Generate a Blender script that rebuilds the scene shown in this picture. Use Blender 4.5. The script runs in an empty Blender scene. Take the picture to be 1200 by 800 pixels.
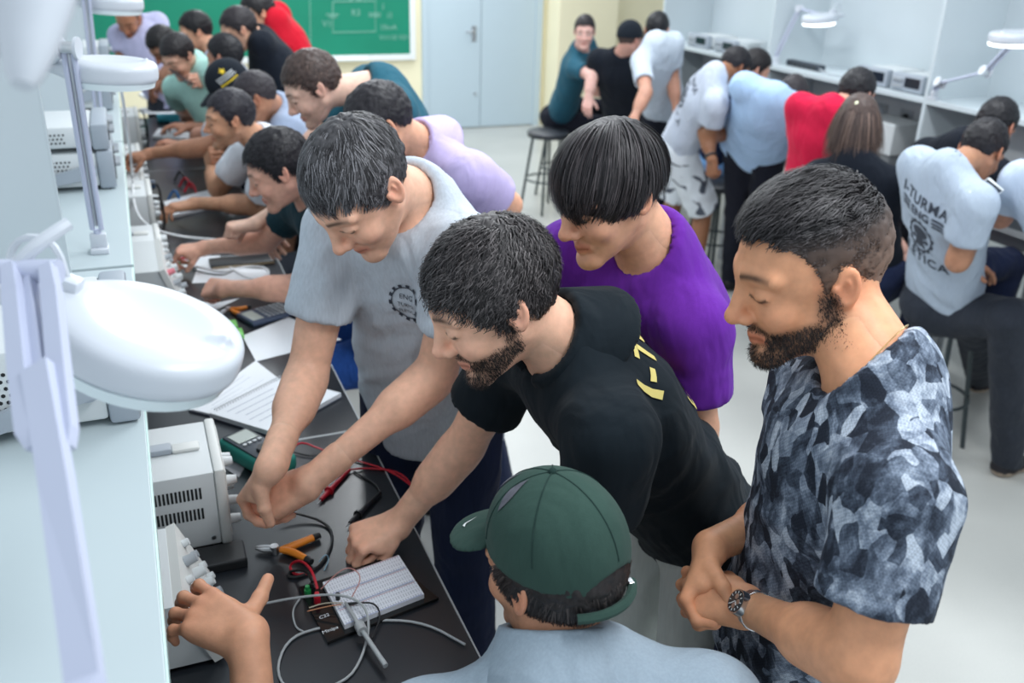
import bpy, bmesh, math, random
import numpy as np
from mathutils import Matrix, Vector
from mathutils.bvhtree import BVHTree

SC = bpy.context.scene
COL = SC.collection
# ------------------------------------------------------------------ camera, world, lights, exposure
FPX, CAMH = 1083.0, 2.10
PITCH, YAW, ROLL = math.radians(23.9), math.radians(22.6), math.radians(-1.76)
_f = np.array([math.sin(YAW)*math.cos(PITCH), math.cos(YAW)*math.cos(PITCH), -math.sin(PITCH)])
_r0 = np.array([math.cos(YAW), -math.sin(YAW), 0.0]); _u0 = np.cross(_r0, _f)
_r = _r0*math.cos(ROLL) - _u0*math.sin(ROLL); _u = np.cross(_r, _f)
CAM = np.array([0, 0, CAMH])
cd = bpy.data.cameras.new('camera'); cam = bpy.data.objects.new('camera', cd); COL.objects.link(cam)
cd.sensor_width = 36.0; cd.lens = 36.0*FPX/1200.0; cd.clip_start = 0.02
M4 = Matrix.Identity(4)
for i in range(3):
    M4[i][0] = _r[i]; M4[i][1] = _u[i]; M4[i][2] = -_f[i]; M4[i][3] = CAM[i]
cam.matrix_world = M4
cd.dof.use_dof = True; cd.dof.focus_distance = 1.48; cd.dof.aperture_fstop = 4.0
SC.camera = cam
SC.view_settings.view_transform = 'Standard'; SC.view_settings.look = 'None'
SC.view_settings.gamma = 1.0; SC.view_settings.use_curve_mapping = False
SC.view_settings.exposure = 0.50

W = bpy.data.worlds.new('world'); SC.world = W; W.use_nodes = True
W.node_tree.nodes['Background'].inputs[0].default_value = (0.80, 0.91, 1.0, 1)
W.node_tree.nodes['Background'].inputs[1].default_value = 0.66

def area_light(name, loc, sx, sy, power, col=(0.93, 0.97, 1.0)):
    l = bpy.data.lights.new(name, 'AREA'); l.shape = 'RECTANGLE'; l.size = sx; l.size_y = sy
    l.energy = power; l.color = col
    o = bpy.data.objects.new(name, l); COL.objects.link(o); o.location = loc
    return o
for _x in (1.1, 3.1):
    for _y in (0.6, 2.8, 5.0, 7.4, 9.2):
        area_light('ceiling_lamp', (_x, _y, 2.95), 0.3, 1.25, 21)

def at(x, y, d):                      # point seen at a pixel, d metres along the view axis
    return CAM + (_f + _r*(x-600)/FPX - _u*(y-400)/FPX)*d
def ray(x, y): return _f + _r*(x-600)/FPX - _u*(y-400)/FPX
def atz(x, y, z): v = ray(x, y); return CAM + v*((z-CAMH)/v[2])
def on_ray(x, y, A, L, sgn):          # point on the pixel's ray at distance L from joint A
    v = ray(x, y); w = CAM - A; a = v@v; b = 2*v@w; c = w@w - L*L
    q = b*b - 4*a*c
    t = -b/(2*a) + (sgn*math.sqrt(q)/(2*a) if q > 0 else 0)
    return CAM + v*t
def nrm(v): v = np.asarray(v, float); return v/(np.linalg.norm(v)+1e-12)
def V3(*a): return np.array(a, float)

# ------------------------------------------------------------------ materials
def new_mat(name):
    m = bpy.data.materials.new(name); m.use_nodes = True
    return m, m.node_tree.nodes, m.node_tree.links, m.node_tree.nodes['Principled BSDF']
MATS = {}
def plain(name, col, rough=0.5, metal=0.0, spec=0.5, var=0.06, scale=6.0, bump=0.0, bscale=60.0, emis=None, trans=0.0, coat=0.0):
    if name in MATS: return MATS[name]
    m, n, l, b = new_mat(name)
    b.inputs['Roughness'].default_value = rough; b.inputs['Metallic'].default_value = metal
    b.inputs['Specular IOR Level'].default_value = spec
    b.inputs['Coat Weight'].default_value = coat
    tc = n.new('ShaderNodeTexCoord'); nz = n.new('ShaderNodeTexNoise'); nz.inputs['Scale'].default_value = scale
    nz.inputs['Detail'].default_value = 4
    l.new(tc.outputs['Object'], nz.inputs['Vector'])
    mx = n.new('ShaderNodeMix'); mx.data_type = 'RGBA'
    c = np.array(col)
    mx.inputs['A'].default_value = (*np.clip(c*(1-var), 0, 1), 1); mx.inputs['B'].default_value = (*np.clip(c*(1+var), 0, 1), 1)
    l.new(nz.outputs['Fac'], mx.inputs['Factor']); l.new(mx.outputs['Result'], b.inputs['Base Color'])
    if bump:
        n2 = n.new('ShaderNodeTexNoise'); n2.inputs['Scale'].default_value = bscale; n2.inputs['Detail'].default_value = 3
        l.new(tc.outputs['Object'], n2.inputs['Vector'])
        bp = n.new('ShaderNodeBump'); bp.inputs['Strength'].default_value = bump; bp.inputs['Distance'].default_value = 0.004
        l.new(n2.outputs['Fac'], bp.inputs['Height']); l.new(bp.outputs['Normal'], b.inputs['Normal'])
    if emis:
        b.inputs['Emission Color'].default_value = (*col, 1); b.inputs['Emission Strength'].default_value = emis
    if trans: b.inputs['Transmission Weight'].default_value = trans
    MATS[name] = m
    return m

def fabric(name, col, heather=0.10, hscale=(160, 160, 20), fold=0.55, rough=0.9):
    if name in MATS: return MATS[name]
    m, n, l, b = new_mat(name)
    b.inputs['Roughness'].default_value = rough; b.inputs['Specular IOR Level'].default_value = 0.15
    b.inputs['Sheen Weight'].default_value = 0.04
    tc = n.new('ShaderNodeTexCoord')
    mp = n.new('ShaderNodeMapping'); mp.inputs['Scale'].default_value = hscale
    l.new(tc.outputs['Object'], mp.inputs['Vector'])
    nz = n.new('ShaderNodeTexNoise'); nz.inputs['Scale'].default_value = 1.0; nz.inputs['Detail'].default_value = 4
    l.new(mp.outputs['Vector'], nz.inputs['Vector'])
    mx = n.new('ShaderNodeMix'); mx.data_type = 'RGBA'; c = np.array(col)
    mx.inputs['A'].default_value = (*np.clip(c*(1-heather*2), 0, 1), 1); mx.inputs['B'].default_value = (*np.clip(c*(1+heather*2), 0, 1), 1)
    l.new(nz.outputs['Fac'], mx.inputs['Factor']); l.new(mx.outputs['Result'], b.inputs['Base Color'])
    n2 = n.new('ShaderNodeTexNoise'); n2.inputs['Scale'].default_value = 9; n2.inputs['Detail'].default_value = 2.5
    n2.inputs['Distortion'].default_value = 0.6
    mp2 = n.new('ShaderNodeMapping'); mp2.inputs['Scale'].default_value = (1, 1, 0.55); mp2.inputs['Rotation'].default_value = (0.5, 0.4, 0)
    l.new(tc.outputs['Object'], mp2.inputs['Vector']); l.new(mp2.outputs['Vector'], n2.inputs['Vector'])
    b1 = n.new('ShaderNodeBump'); b1.inputs['Strength'].default_value = fold; b1.inputs['Distance'].default_value = 0.05
    l.new(n2.outputs['Fac'], b1.inputs['Height'])
    n3 = n.new('ShaderNodeTexNoise'); n3.inputs['Scale'].default_value = 450
    l.new(tc.outputs['Object'], n3.inputs['Vector'])
    b2 = n.new('ShaderNodeBump'); b2.inputs['Strength'].default_value = 0.15; b2.inputs['Distance'].default_value = 0.002
    l.new(n3.outputs['Fac'], b2.inputs['Height']); l.new(b1.outputs['Normal'], b2.inputs['Normal'])
    l.new(b2.outputs['Normal'], b.inputs['Normal'])
    MATS[name] = m
    return m

def attr_mat(name, rough=0.5, sss=0.0, spec=0.4, bump=0.0, bscale=200, aniso=False):
    if name in MATS: return MATS[name]
    m, n, l, b = new_mat(name)
    a = n.new('ShaderNodeAttribute'); a.attribute_name = 'Col'
    tc = n.new('ShaderNodeTexCoord')
    nz = n.new('ShaderNodeTexNoise'); nz.inputs['Scale'].default_value = 55; nz.inputs['Detail'].default_value = 5
    l.new(tc.outputs['Object'], nz.inputs['Vector'])
    mr = n.new('ShaderNodeMapRange'); mr.inputs['From Min'].default_value = 0.3; mr.inputs['From Max'].default_value = 0.7
    mr.inputs['To Min'].default_value = 0.90; mr.inputs['To Max'].default_value = 1.08
    l.new(nz.outputs['Fac'], mr.inputs['Value'])
    vm = n.new('ShaderNodeVectorMath'); vm.operation = 'SCALE'
    l.new(a.outputs['Color'], vm.inputs[0]); l.new(mr.outputs['Result'], vm.inputs['Scale'])
    l.new(vm.outputs['Vector'], b.inputs['Base Color'])
    b.inputs['Roughness'].default_value = rough; b.inputs['Specular IOR Level'].default_value = spec
    if sss:
        b.inputs['Subsurface Weight'].default_value = sss; b.inputs['Subsurface Radius'].default_value = (1, 0.35, 0.2)
        b.inputs['Subsurface Scale'].default_value = 0.008
    if bump:
        n2 = n.new('ShaderNodeTexNoise'); n2.inputs['Scale'].default_value = bscale; n2.inputs['Detail'].default_value = 3
        l.new(tc.outputs['Object'], n2.inputs['Vector'])
        bp = n.new('ShaderNodeBump'); bp.inputs['Strength'].default_value = bump; bp.inputs['Distance'].default_value = 0.003
        l.new(n2.outputs['Fac'], bp.inputs['Height']); l.new(bp.outputs['Normal'], b.inputs['Normal'])
    MATS[name] = m
    return m

# ------------------------------------------------------------------ objects
def tag(o, label=None, cat=None, group=None, kind=None):
    if label: o['label'] = label
    if cat: o['category'] = cat
    if group: o['group'] = group
    if kind: o['kind'] = kind
    return o
def root(name, loc, label, cat, group=None):
    o = bpy.data.objects.new(name, None); COL.objects.link(o); o.location = Vector(loc); o.empty_display_size = 0.05
    return tag(o, label, cat, group)
def wloc(o):
    p = Vector((0, 0, 0))
    while o is not None: p = p + o.location; o = o.parent
    return p
def link(name, me, mat, parent=None, kind=None, origin=None):
    """link a mesh built in world coordinates; its origin goes to the given point or its base centre"""
    if mat is not None: me.materials.append(mat)
    if origin is None:
        n = len(me.vertices); co = np.empty(n*3, np.float32); me.vertices.foreach_get('co', co); co = co.reshape(-1, 3)
        lo, hi = co.min(0), co.max(0); origin = ((lo[0]+hi[0])/2, (lo[1]+hi[1])/2, lo[2])
    origin = Vector([float(v) for v in origin])
    me.transform(Matrix.Translation(-origin))
    o = bpy.data.objects.new(name, me); COL.objects.link(o)
    o.location = origin - wloc(parent) if parent else origin
    if parent: o.parent = parent
    if kind: o['kind'] = kind
    return o
def mesh_np(name, verts, faces, smooth=True, cols=None):
    me = bpy.data.meshes.new(name); verts = np.asarray(verts, np.float32); faces = np.asarray(faces, np.int32)
    nv, (nf, k) = len(verts), faces.shape
    me.vertices.add(nv); me.vertices.foreach_set('co', verts.ravel())
    me.loops.add(nf*k); me.loops.foreach_set('vertex_index', faces.ravel())
    me.polygons.add(nf); me.polygons.foreach_set('loop_start', np.arange(0, nf*k, k, dtype=np.int32))
    me.update(calc_edges=True)
    if smooth: me.polygons.foreach_set('use_smooth', np.ones(nf, bool))
    if cols is not None:
        ca = me.color_attributes.new('Col', 'FLOAT_COLOR', 'POINT')
        ca.data.foreach_set('color', np.concatenate([cols, np.ones((nv, 1))], 1).astype(np.float32).ravel())
    return me

class MB:                                  # collects simple shapes into one mesh
    def __init__(s): s.bm = bmesh.new()
    def box(s, lo, hi, bev=0.0, M=None, seg=2):
        lo, hi = np.array(lo, float), np.array(hi, float)
        r = bmesh.ops.create_cube(s.bm, size=1.0, matrix=Matrix.Translation(Vector((lo+hi)/2)) @ Matrix.Diagonal(Vector((*np.abs(hi-lo), 1))))
        vs = r['verts']
        if bev:
            es = list({e for v in vs for e in v.link_edges})
            rb = bmesh.ops.bevel(s.bm, geom=es, offset=bev, segments=seg, affect='EDGES', profile=0.5)
            vs = list({v for f in rb['faces'] for v in f.verts} | {v for v in vs if v.is_valid})
            allv = set(vs)
            for f in list({f for v in vs for f in v.link_faces}): allv |= set(f.verts)
            vs = list(allv)
        if M is not None: bmesh.ops.transform(s.bm, matrix=M, verts=vs)
        return s
    def cyl(s, a, b, r1, r2=None, seg=16, cap=True):
        a, b = Vector(a), Vector(b); r2 = r1 if r2 is None else r2; d = b - a
        q = d.to_track_quat('Z', 'Y').to_matrix().to_4x4()
        bmesh.ops.create_cone(s.bm, cap_ends=cap, segments=seg, radius1=r1, radius2=r2, depth=d.length,
                              matrix=Matrix.Translation((a+b)/2) @ q)
        return s
    def sphere(s, c, r, seg=12):
        bmesh.ops.create_uvsphere(s.bm, u_segments=seg, v_segments=max(6, seg//2), radius=1.0,
            matrix=Matrix.Translation(Vector(c)) @ Matrix.Diagonal(Vector((*(np.ones(3)*r), 1))))
        return s
    def tube(s, pts, r, seg=8, smooth=1):
        pts = [np.array(p, float) for p in pts]
        for _ in range(smooth):
            q = [pts[0]]
            for i in range(len(pts)-1): q += [pts[i]*.75+pts[i+1]*.25, pts[i]*.25+pts[i+1]*.75]
            pts = q + [pts[-1]]
        rs = r if hasattr(r, '__len__') else [r]*len(pts)
        if len(rs) != len(pts): rs = np.interp(np.linspace(0, 1, len(pts)), np.linspace(0, 1, len(rs)), rs)
        rings = []; up = V3(0.13, 0.21, 0.97)
        for i, p in enumerate(pts):
            t = nrm(pts[min(i+1, len(pts)-1)] - pts[max(i-1, 0)])
            x = nrm(np.cross(t, up)); y = np.cross(t, x); up = nrm(np.cross(x, t)) if abs(t@up) > .9 else up
            rings.append([s.bm.verts.new(p + rs[i]*(math.cos(2*math.pi*k/seg)*x + math.sin(2*math.pi*k/seg)*y)) for k in range(seg)])
        for A, B in zip(rings, rings[1:]):
            for k in range(seg): s.bm.faces.new((A[k], A[(k+1) % seg], B[(k+1) % seg], B[k]))
        s.bm.faces.new(rings[0][::-1]); s.bm.faces.new(rings[-1])
        return s
    def prism(s, poly, ax, thick):          # extrude a planar polygon (3D points) along ax*thick
        ax = np.array(ax, float)*thick
        A = [s.bm.verts.new(np.array(p, float)) for p in poly]; B = [s.bm.verts.new(np.array(p, float)+ax) for p in poly]
        n = len(poly)
        s.bm.faces.new(A[::-1]); s.bm.faces.new(B)
        for k in range(n): s.bm.faces.new((A[k], A[(k+1) % n], B[(k+1) % n], B[k]))
        return s
    def done(s, name, mat, parent=None, smooth=False, kind=None, M=None, origin=None):
        bmesh.ops.recalc_face_normals(s.bm, faces=s.bm.faces)
        if M is not None: bmesh.ops.transform(s.bm, matrix=M, verts=s.bm.verts)
        me = bpy.data.meshes.new(name); s.bm.to_mesh(me); s.bm.free()
        if smooth:
            me.polygons.foreach_set('use_smooth', np.ones(len(me.polygons), bool))
            if hasattr(me, 'set_sharp_from_angle'): me.set_sharp_from_angle(angle=math.radians(40))
        return link(name, me, mat, parent, kind, origin)
def Mloc(loc, rz=0.0): return Matrix.Translation(Vector(loc)) @ Matrix.Rotation(rz, 4, 'Z')

# ------------------------------------------------------------------ implicit surfaces
class Sdf:
    def __init__(s): s.ops = []
    def cone(s, a, b, r1, r2=None, k=0.02, sq=None, cut=None, op='u'):
        a, b = np.array(a, float), np.array(b, float); r2 = r1 if r2 is None else r2
        lo = np.minimum(a-r1, b-r2); hi = np.maximum(a+r1, b+r2)
        s.ops.append(('c', lo, hi, k, op, (a, b, r1, r2, sq, cut))); return s
    def ell(s, c, rad, k=0.02, R=None, op='u'):
        c, rad = np.array(c, float), np.array(rad, float); m = rad.max() if R is not None else rad
        s.ops.append(('e', c-m, c+m, k, op, (c, rad, R))); return s
    def plane(s, p, n): s.ops.append(('p', None, None, 0, 'i', (np.array(p, float), nrm(n)))); return s
    def fn(s, f): s.ops.append(('f', None, None, 0, 'f', f)); return s
    def bounds(s):
        L = [o for o in s.ops if o[0] in 'ce' and o[4] == 'u']
        return np.min([o[1] for o in L], 0), np.max([o[2] for o in L], 0)
    def mesh(s, h, lo=None, hi=None):
        if lo is None: lo, hi = s.bounds(); lo = lo-3*h; hi = hi+3*h
        lo, hi = np.array(lo, float), np.array(hi, float)
        n = np.ceil((hi-lo)/h).astype(int)+1
        D = np.full(n, 1.0, np.float32)
        ax = [(lo[i]+h*np.arange(n[i])).astype(np.float32) for i in range(3)]
        for kd, l_, h_, k, op, P in s.ops:
            if l_ is None: sl = (slice(0, n[0]), slice(0, n[1]), slice(0, n[2]))
            else:
                m = k+3*h
                i0 = np.clip(np.floor((l_-m-lo)/h).astype(int), 0, n); i1 = np.clip(np.ceil((h_+m-lo)/h).astype(int)+1, 0, n)
                if np.any(i1 <= i0): continue
                sl = tuple(slice(a, b) for a, b in zip(i0, i1))
            X = ax[0][sl[0]][:, None, None]; Y = ax[1][sl[1]][None, :, None]; Z = ax[2][sl[2]][None, None, :]
            B = D[sl]
            if kd == 'c': d = cone_d(X, Y, Z, *P)
            elif kd == 'e':
                c, rad, R = P; q = (X-c[0], Y-c[1], Z-c[2])
                if R is not None: q = tuple(q[0]*R[0][i]+q[1]*R[1][i]+q[2]*R[2][i] for i in range(3))
                k0 = np.sqrt((q[0]/rad[0])**2+(q[1]/rad[1])**2+(q[2]/rad[2])**2)
                k1 = np.sqrt((q[0]/rad[0]**2)**2+(q[1]/rad[1]**2)**2+(q[2]/rad[2]**2)**2)+1e-6
                d = k0*(k0-1)/k1
            elif kd == 'p': d = (X-P[0][0])*P[1][0]+(Y-P[0][1])*P[1][1]+(Z-P[0][2])*P[1][2]
            elif kd == 'f': D[sl] = P(X, Y, Z, B); continue
            if op == 'u': D[sl] = smin(B, d, k)
            elif op == 's': D[sl] = -smin(-B, d, k)
            else: D[sl] = np.maximum(B, d)
        D[0] = D[-1] = 1; D[:, 0] = D[:, -1] = 1; D[:, :, 0] = D[:, :, -1] = 1
        return surfnet(D, lo, h)
def cone_d(X, Y, Z, a, b, r1, r2, sq, cut):
    px, py, pz = X-a[0], Y-a[1], Z-a[2]; ba = b-a
    if sq is not None:
        axs, f = sq; t = (px*axs[0]+py*axs[1]+pz*axs[2])*(1/f-1)
        px, py, pz = px+t*axs[0], py+t*axs[1], pz+t*axs[2]; ba = ba+axs*((ba@axs)*(1/f-1))
    L2 = ba@ba
    t = np.clip((px*ba[0]+py*ba[1]+pz*ba[2])/L2, 0, 1) if L2 > 1e-10 else np.float32(0)
    d = np.sqrt((px-t*ba[0])**2+(py-t*ba[1])**2+(pz-t*ba[2])**2)-(r1+(r2-r1)*t)
    if sq is not None: d = d*(0.5+0.5*sq[1])
    if cut is not None:
        for p, n in (cut if isinstance(cut, list) else [cut]): d = np.maximum(d, (X-p[0])*n[0]+(Y-p[1])*n[1]+(Z-p[2])*n[2])
    return d
def smin(a, b, k):
    if k <= 0: return np.minimum(a, b)
    h = np.clip(0.5+0.5*(b-a)/k, 0, 1)
    return b+(a-b)*h-k*h*(1-h)
def surfnet(D, lo, h):
    I = D < 0
    c = [I[i:I.shape[0]-1+i, j:I.shape[1]-1+j, k:I.shape[2]-1+k] for i in (0, 1) for j in (0, 1) for k in (0, 1)]
    a_ = c[0].copy(); o_ = c[0].copy()
    for q in c[1:]: a_ &= q; o_ |= q
    act = o_ & ~a_
    idx = np.full(act.shape, -1, np.int32); P = np.argwhere(act); idx[act] = np.arange(len(P), dtype=np.int32)
    acc = np.zeros((len(P), 3)); cnt = np.zeros(len(P))
    cor = np.array([(i, j, k) for i in (0, 1) for j in (0, 1) for k in (0, 1)])
    val = np.stack([D[P[:, 0]+q[0], P[:, 1]+q[1], P[:, 2]+q[2]] for q in cor], 1)
    for a in range(8):
        for b in range(a+1, 8):
            if np.abs(cor[a]-cor[b]).sum() != 1: continue
            va, vb = val[:, a], val[:, b]; m = (va < 0) != (vb < 0)
            t = np.where(m, va/np.where(m, va-vb, 1), 0)
            acc += np.where(m[:, None], cor[a]+t[:, None]*(cor[b]-cor[a]), 0); cnt += m
    vs = lo+h*(P+acc/cnt[:, None])
    F = []
    for axn in range(3):
        o1, o2 = [(1, 2), (2, 0), (0, 1)][axn]
        s0 = [slice(1, -1)]*3; s1 = [slice(1, -1)]*3; s0[axn] = slice(0, -1); s1[axn] = slice(1, None)
        A, B = I[tuple(s0)], I[tuple(s1)]
        E = np.argwhere(A != B)
        if len(E) == 0: continue
        ins = A[E[:, 0], E[:, 1], E[:, 2]]
        base = E.copy(); base[:, o1] += 1; base[:, o2] += 1
        def cell(d1, d2):
            q = base.copy(); q[:, o1] -= d1; q[:, o2] -= d2
            return idx[q[:, 0], q[:, 1], q[:, 2]]
        q = np.stack([cell(1, 1), cell(0, 1), cell(0, 0), cell(1, 0)], 1)
        q[~ins] = q[~ins][:, ::-1]
        F.append(q)
    F = np.concatenate(F); F = F[(F >= 0).all(1)]
    return vs, F
def vnormals(v, f):
    n = np.cross(v[f[:, 2]]-v[f[:, 0]], v[f[:, 3]]-v[f[:, 1]])
    N = np.zeros_like(v)
    for i in range(4): np.add.at(N, f[:, i], n)
    return N/(np.linalg.norm(N, axis=1, keepdims=True)+1e-12)
def relax(v, f, it=1, w=0.5):
    e = np.concatenate([f[:, [0, 1]], f[:, [1, 2]], f[:, [2, 3]], f[:, [3, 0]]])
    cnt = np.bincount(e.ravel(), minlength=len(v))[:, None]+1e-9
    for _ in range(it):
        s = np.zeros_like(v)
        for c in range(3):
            s[:, c] = np.bincount(e[:, 0], v[e[:, 1], c], len(v))+np.bincount(e[:, 1], v[e[:, 0], c], len(v))
        v = v*(1-w)+w*s/cnt
    return v
_tab = np.random.RandomState(7).rand(4096).astype(np.float32)
def vnoise(p):
    i = np.floor(p).astype(np.int64); f = p-i; f = f*f*(3-2*f); r = 0
    for a in (0, 1):
        for b in (0, 1):
            for c in (0, 1):
                hsh = ((i[:, 0]+a)*73856093 ^ (i[:, 1]+b)*19349663 ^ (i[:, 2]+c)*83492791) & 4095
                r = r+_tab[hsh]*(f[:, 0] if a else 1-f[:, 0])*(f[:, 1] if b else 1-f[:, 1])*(f[:, 2] if c else 1-f[:, 2])
    return r*2-1
# ------------------------------------------------------------------ the room
WHITE = plain('white_laminate', (.54, .60, .63), .35, var=.02)
WALLC = plain('cream_wall_paint', (.90, .82, .58), .8, var=.03, bump=.05)
WALLW = plain('white_wall_paint', (.80, .82, .83), .8, var=.02)
FLOORM = plain('floor_terrazzo', (.56, .56, .53), .32, var=.10, scale=2.2, spec=.4)
def floor_mat():
    m, n, l, b = new_mat('polished_grey_floor')
    tc = n.new('ShaderNodeTexCoord')
    n1 = n.new('ShaderNodeTexNoise'); n1.inputs['Scale'].default_value = 1.3; n1.inputs['Detail'].default_value = 5
    n2 = n.new('ShaderNodeTexNoise'); n2.inputs['Scale'].default_value = 180; n2.inputs['Detail'].default_value = 2
    for q in (n1, n2): l.new(tc.outputs['Object'], q.inputs['Vector'])
    ad = n.new('ShaderNodeMath'); ad.operation = 'MULTIPLY_ADD'; ad.inputs[1].default_value = .35
    l.new(n2.outputs['Fac'], ad.inputs[0]); l.new(n1.outputs['Fac'], ad.inputs[2])
    cr = n.new('ShaderNodeValToRGB'); cr.color_ramp.elements[0].position = .35; cr.color_ramp.elements[1].position = .95
    cr.color_ramp.elements[0].color = (.38, .385, .365, 1); cr.color_ramp.elements[1].color = (.53, .53, .50, 1)
    l.new(ad.outputs[0], cr.inputs[0]); l.new(cr.outputs[0], b.inputs['Base Color'])
    b.inputs['Roughness'].default_value = .3; b.inputs['Specular IOR Level'].default_value = .4
    return m
def struct(name, mb, mat, parent=None, smooth=False):
    o = mb.done(name, mat, parent, smooth); o['kind'] = 'structure'; return o
struct('floor', MB().box((-3.5, -1.5, -.05), (7.5, 10.5, 0)), floor_mat())
struct('wall_back', MB().box((-3.5, 10.24, 0), (7.5, 10.42, 3.1)), WALLC)
struct('wall_right', MB().box((7.3, -1.5, 0), (7.5, 10.24, 3.1)), WALLW)
struct('wall_column', MB().box((4.56, 9.88, 0), (5.30, 10.24, 3.1), .01), WALLC)
struct('baseboard_back', MB().box((-3.5, 10.225, 0), (3.05, 10.24, .07)), plain('skirting', (.62, .64, .62), .5))

DOORM = plain('blue_grey_door_paint', (.50, .60, .66), .45, var=.02)
METAL = plain('brushed_metal', (.62, .63, .65), .28, 1.0)
BLACKP = plain('black_plastic', (.012, .013, .015), .4, var=.2)
dr = struct('door_1', MB().box((3.07, 10.19, 0), (3.13, 10.24, 2.2)).box((4.42, 10.19, 0), (4.50, 10.24, 2.2)).box((3.07, 10.19, 2.14), (4.50, 10.24, 2.2)), DOORM)
for x0, x1 in ((3.13, 3.755), (3.763, 4.42)):
    MB().box((x0, 10.205, .01), (x1, 10.24, 2.14), .003).done('door_leaf', DOORM, dr)
MB().box((3.645, 10.197, .96), (3.70, 10.205, 1.13), .004).done('lock_plate', METAL, dr)
MB().tube([(3.672, 10.2, 1.07), (3.672, 10.15, 1.07), (3.60, 10.145, 1.07), (3.56, 10.145, 1.07)], .011).done('door_handle', METAL, dr, True)
MB().cyl((3.69, 10.205, .39), (3.69, 10.19, .39), .016).done('floor_bolt', METAL, dr, True)

# chalkboard
cb = root('chalkboard', (1.4, 10.2, .8), 'green chalkboard with a chalk circuit drawing, on the cream back wall', 'chalkboard')
GREEN = plain('green_chalkboard', (.0, .215, .125), .7, var=.14, scale=2.0)
FRAME = plain('white_frame', (.82, .84, .84), .4)
MB().box((-.25, 10.2, .84), (2.93, 10.225, 2.1)).done('board_surface', GREEN, cb)
MB().box((-.31, 10.185, .78), (2.99, 10.24, .84), .004).done('frame_rail', FRAME, cb)
MB().box((-.31, 10.185, 2.1), (2.99, 10.24, 2.16), .004).done('frame_rail', FRAME, cb)
MB().box((2.93, 10.185, .84), (2.99, 10.24, 2.1), .004).done('frame_stile', FRAME, cb)
MB().box((-.31, 10.185, .84), (-.25, 10.24, 2.1), .004).done('frame_stile', FRAME, cb)
MB().box((1.75, 10.12, .79), (2.45, 10.19, .81), .004).done('chalk_ledge', FRAME, cb)
CHALK = plain('chalk', (.22, .46, .37), .9)
def bx(px, py): v = ray(px, py); p = CAM+v*(10.198/v[1]); return p
ch = MB()
def stroke(pts, w=.006):
    P = [bx(*p) for p in pts]
    ch.tube([p+V3(0, .0, 0) for p in P], w, 5, 0)
stroke([(390, 2), (390, 38), (440, 37), (440, 1), (390, 2)])
stroke([(382, 17), (397, 17)]); stroke([(385, 20), (395, 20)]); stroke([(432, 16), (446, 16)]); stroke([(432, 19), (446, 19)])
stroke([(410, 1), (416, -3), (421, 1), (426, -3)]); stroke([(363, 0), (364, 54)], .004)
ch.done('chalk_circuit', CHALK, cb)
def text_mesh(txt, size, font=None, shear=0.0, spacing=1.0, bold=0.0):
    cu = bpy.data.curves.new('txt', 'FONT'); cu.body = txt; cu.size = size; cu.align_x = 'CENTER'; cu.align_y = 'CENTER'
    cu.shear = shear; cu.space_character = spacing; cu.resolution_u = 3; cu.offset = bold*size
    o = bpy.data.objects.new('txt', cu); COL.objects.link(o)
    dg = bpy.context.evaluated_depsgraph_get(); me = bpy.data.meshes.new_from_object(o.evaluated_get(dg))
    bpy.data.objects.remove(o); bpy.data.curves.remove(cu)
    return me
def flat_text(name, txt, size, c, right, upv, mat, parent, push=.0015, thick=.0):
    me = text_mesh(txt, size); right, upv = nrm(right), nrm(upv); nn = np.cross(right, upv)
    M = Matrix(((right[0], upv[0], nn[0], c[0]+nn[0]*push), (right[1], upv[1], nn[1], c[1]+nn[1]*push), (right[2], upv[2], nn[2], c[2]+nn[2]*push), (0, 0, 0, 1)))
    me.transform(M)
    return link(name, me, mat, parent)
for t, px, py, sz in (('R3', 417, 15, .07), ('1', 449, 8, .07), ('i1', 457, 18, .07), ('10mA', 455, 32, .06), ('V1=10 V2=5', 464, 44, .055), ('V1', 383, 28, .07)):
    flat_text('chalk_writing', t, sz*1.3, bx(px, py), (1, 0, 0), (0, 0, 1), CHALK, cb, .004)

# ------------------------------------------------------------------ left benches with the shelf unit
TABLE = plain('black_laminate', (.014, .017, .022), .30, var=.25, scale=3.0, spec=.65)
EDGE = plain('grey_edge_band', (.45, .47, .48), .4)
LEG = plain('grey_steel', (.33, .35, .37), .4, .3)
TZ = .90
def bench(x0, x1, y0, y1, label):
    r = root('lab_bench', ((x0+x1)/2, (y0+y1)/2, 0), label, 'bench', 'black topped laboratory benches')
    g = .004
    MB().box((x0, y0+g, TZ-.03), (x1, y1-g, TZ), .002).done('worktop', TABLE, r)
    e = MB().box((x0, y0+g-.0035, TZ-.03), (x1, y0+g, TZ-.0005)).box((x0, y1-g, TZ-.03), (x1, y1-g+.0035, TZ-.0005))
    xf = x1 if x1 < 2 else x0
    e.box((xf, y0+g, TZ-.03), (xf+(.003 if x1 < 2 else -.003), y1-g, TZ-.0005)); e.done('edge_band', EDGE, r)
    MB().box((x0+.04, y0+.03, TZ-.10), (x1-.04, y1-.03, TZ-.03)).done('apron', LEG, r)
    for x in (x0+.06, x1-.06):
        for y in (y0+.06, y1-.06): MB().box((x-.025, y-.025, 0), (x+.025, y+.025, TZ-.1), .003).done('leg', LEG, r)
LB = [1.02, 2.10, 3.62, 5.14, 6.66]
ln = ['black bench with the breadboard and orange pliers, nearest at left', 'black bench beside the nearest one, with the open notebook',
      'third black bench at left, with the spiral pads of seated students', 'farthest black bench at left, under the chalkboard']
for i in range(4): bench(-.80, .46, LB[i], LB[i+1], ln[i])
SZ, SX = 1.30, -.045
SHELF = plain('pale_shelf_laminate', (.47, .54, .56), .35, var=.02)
GLASS = plain('green_glass_edge', (.62, .80, .76), .15)
GREY = plain('grey_panel', (.54, .60, .63), .55, var=.02)
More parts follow.
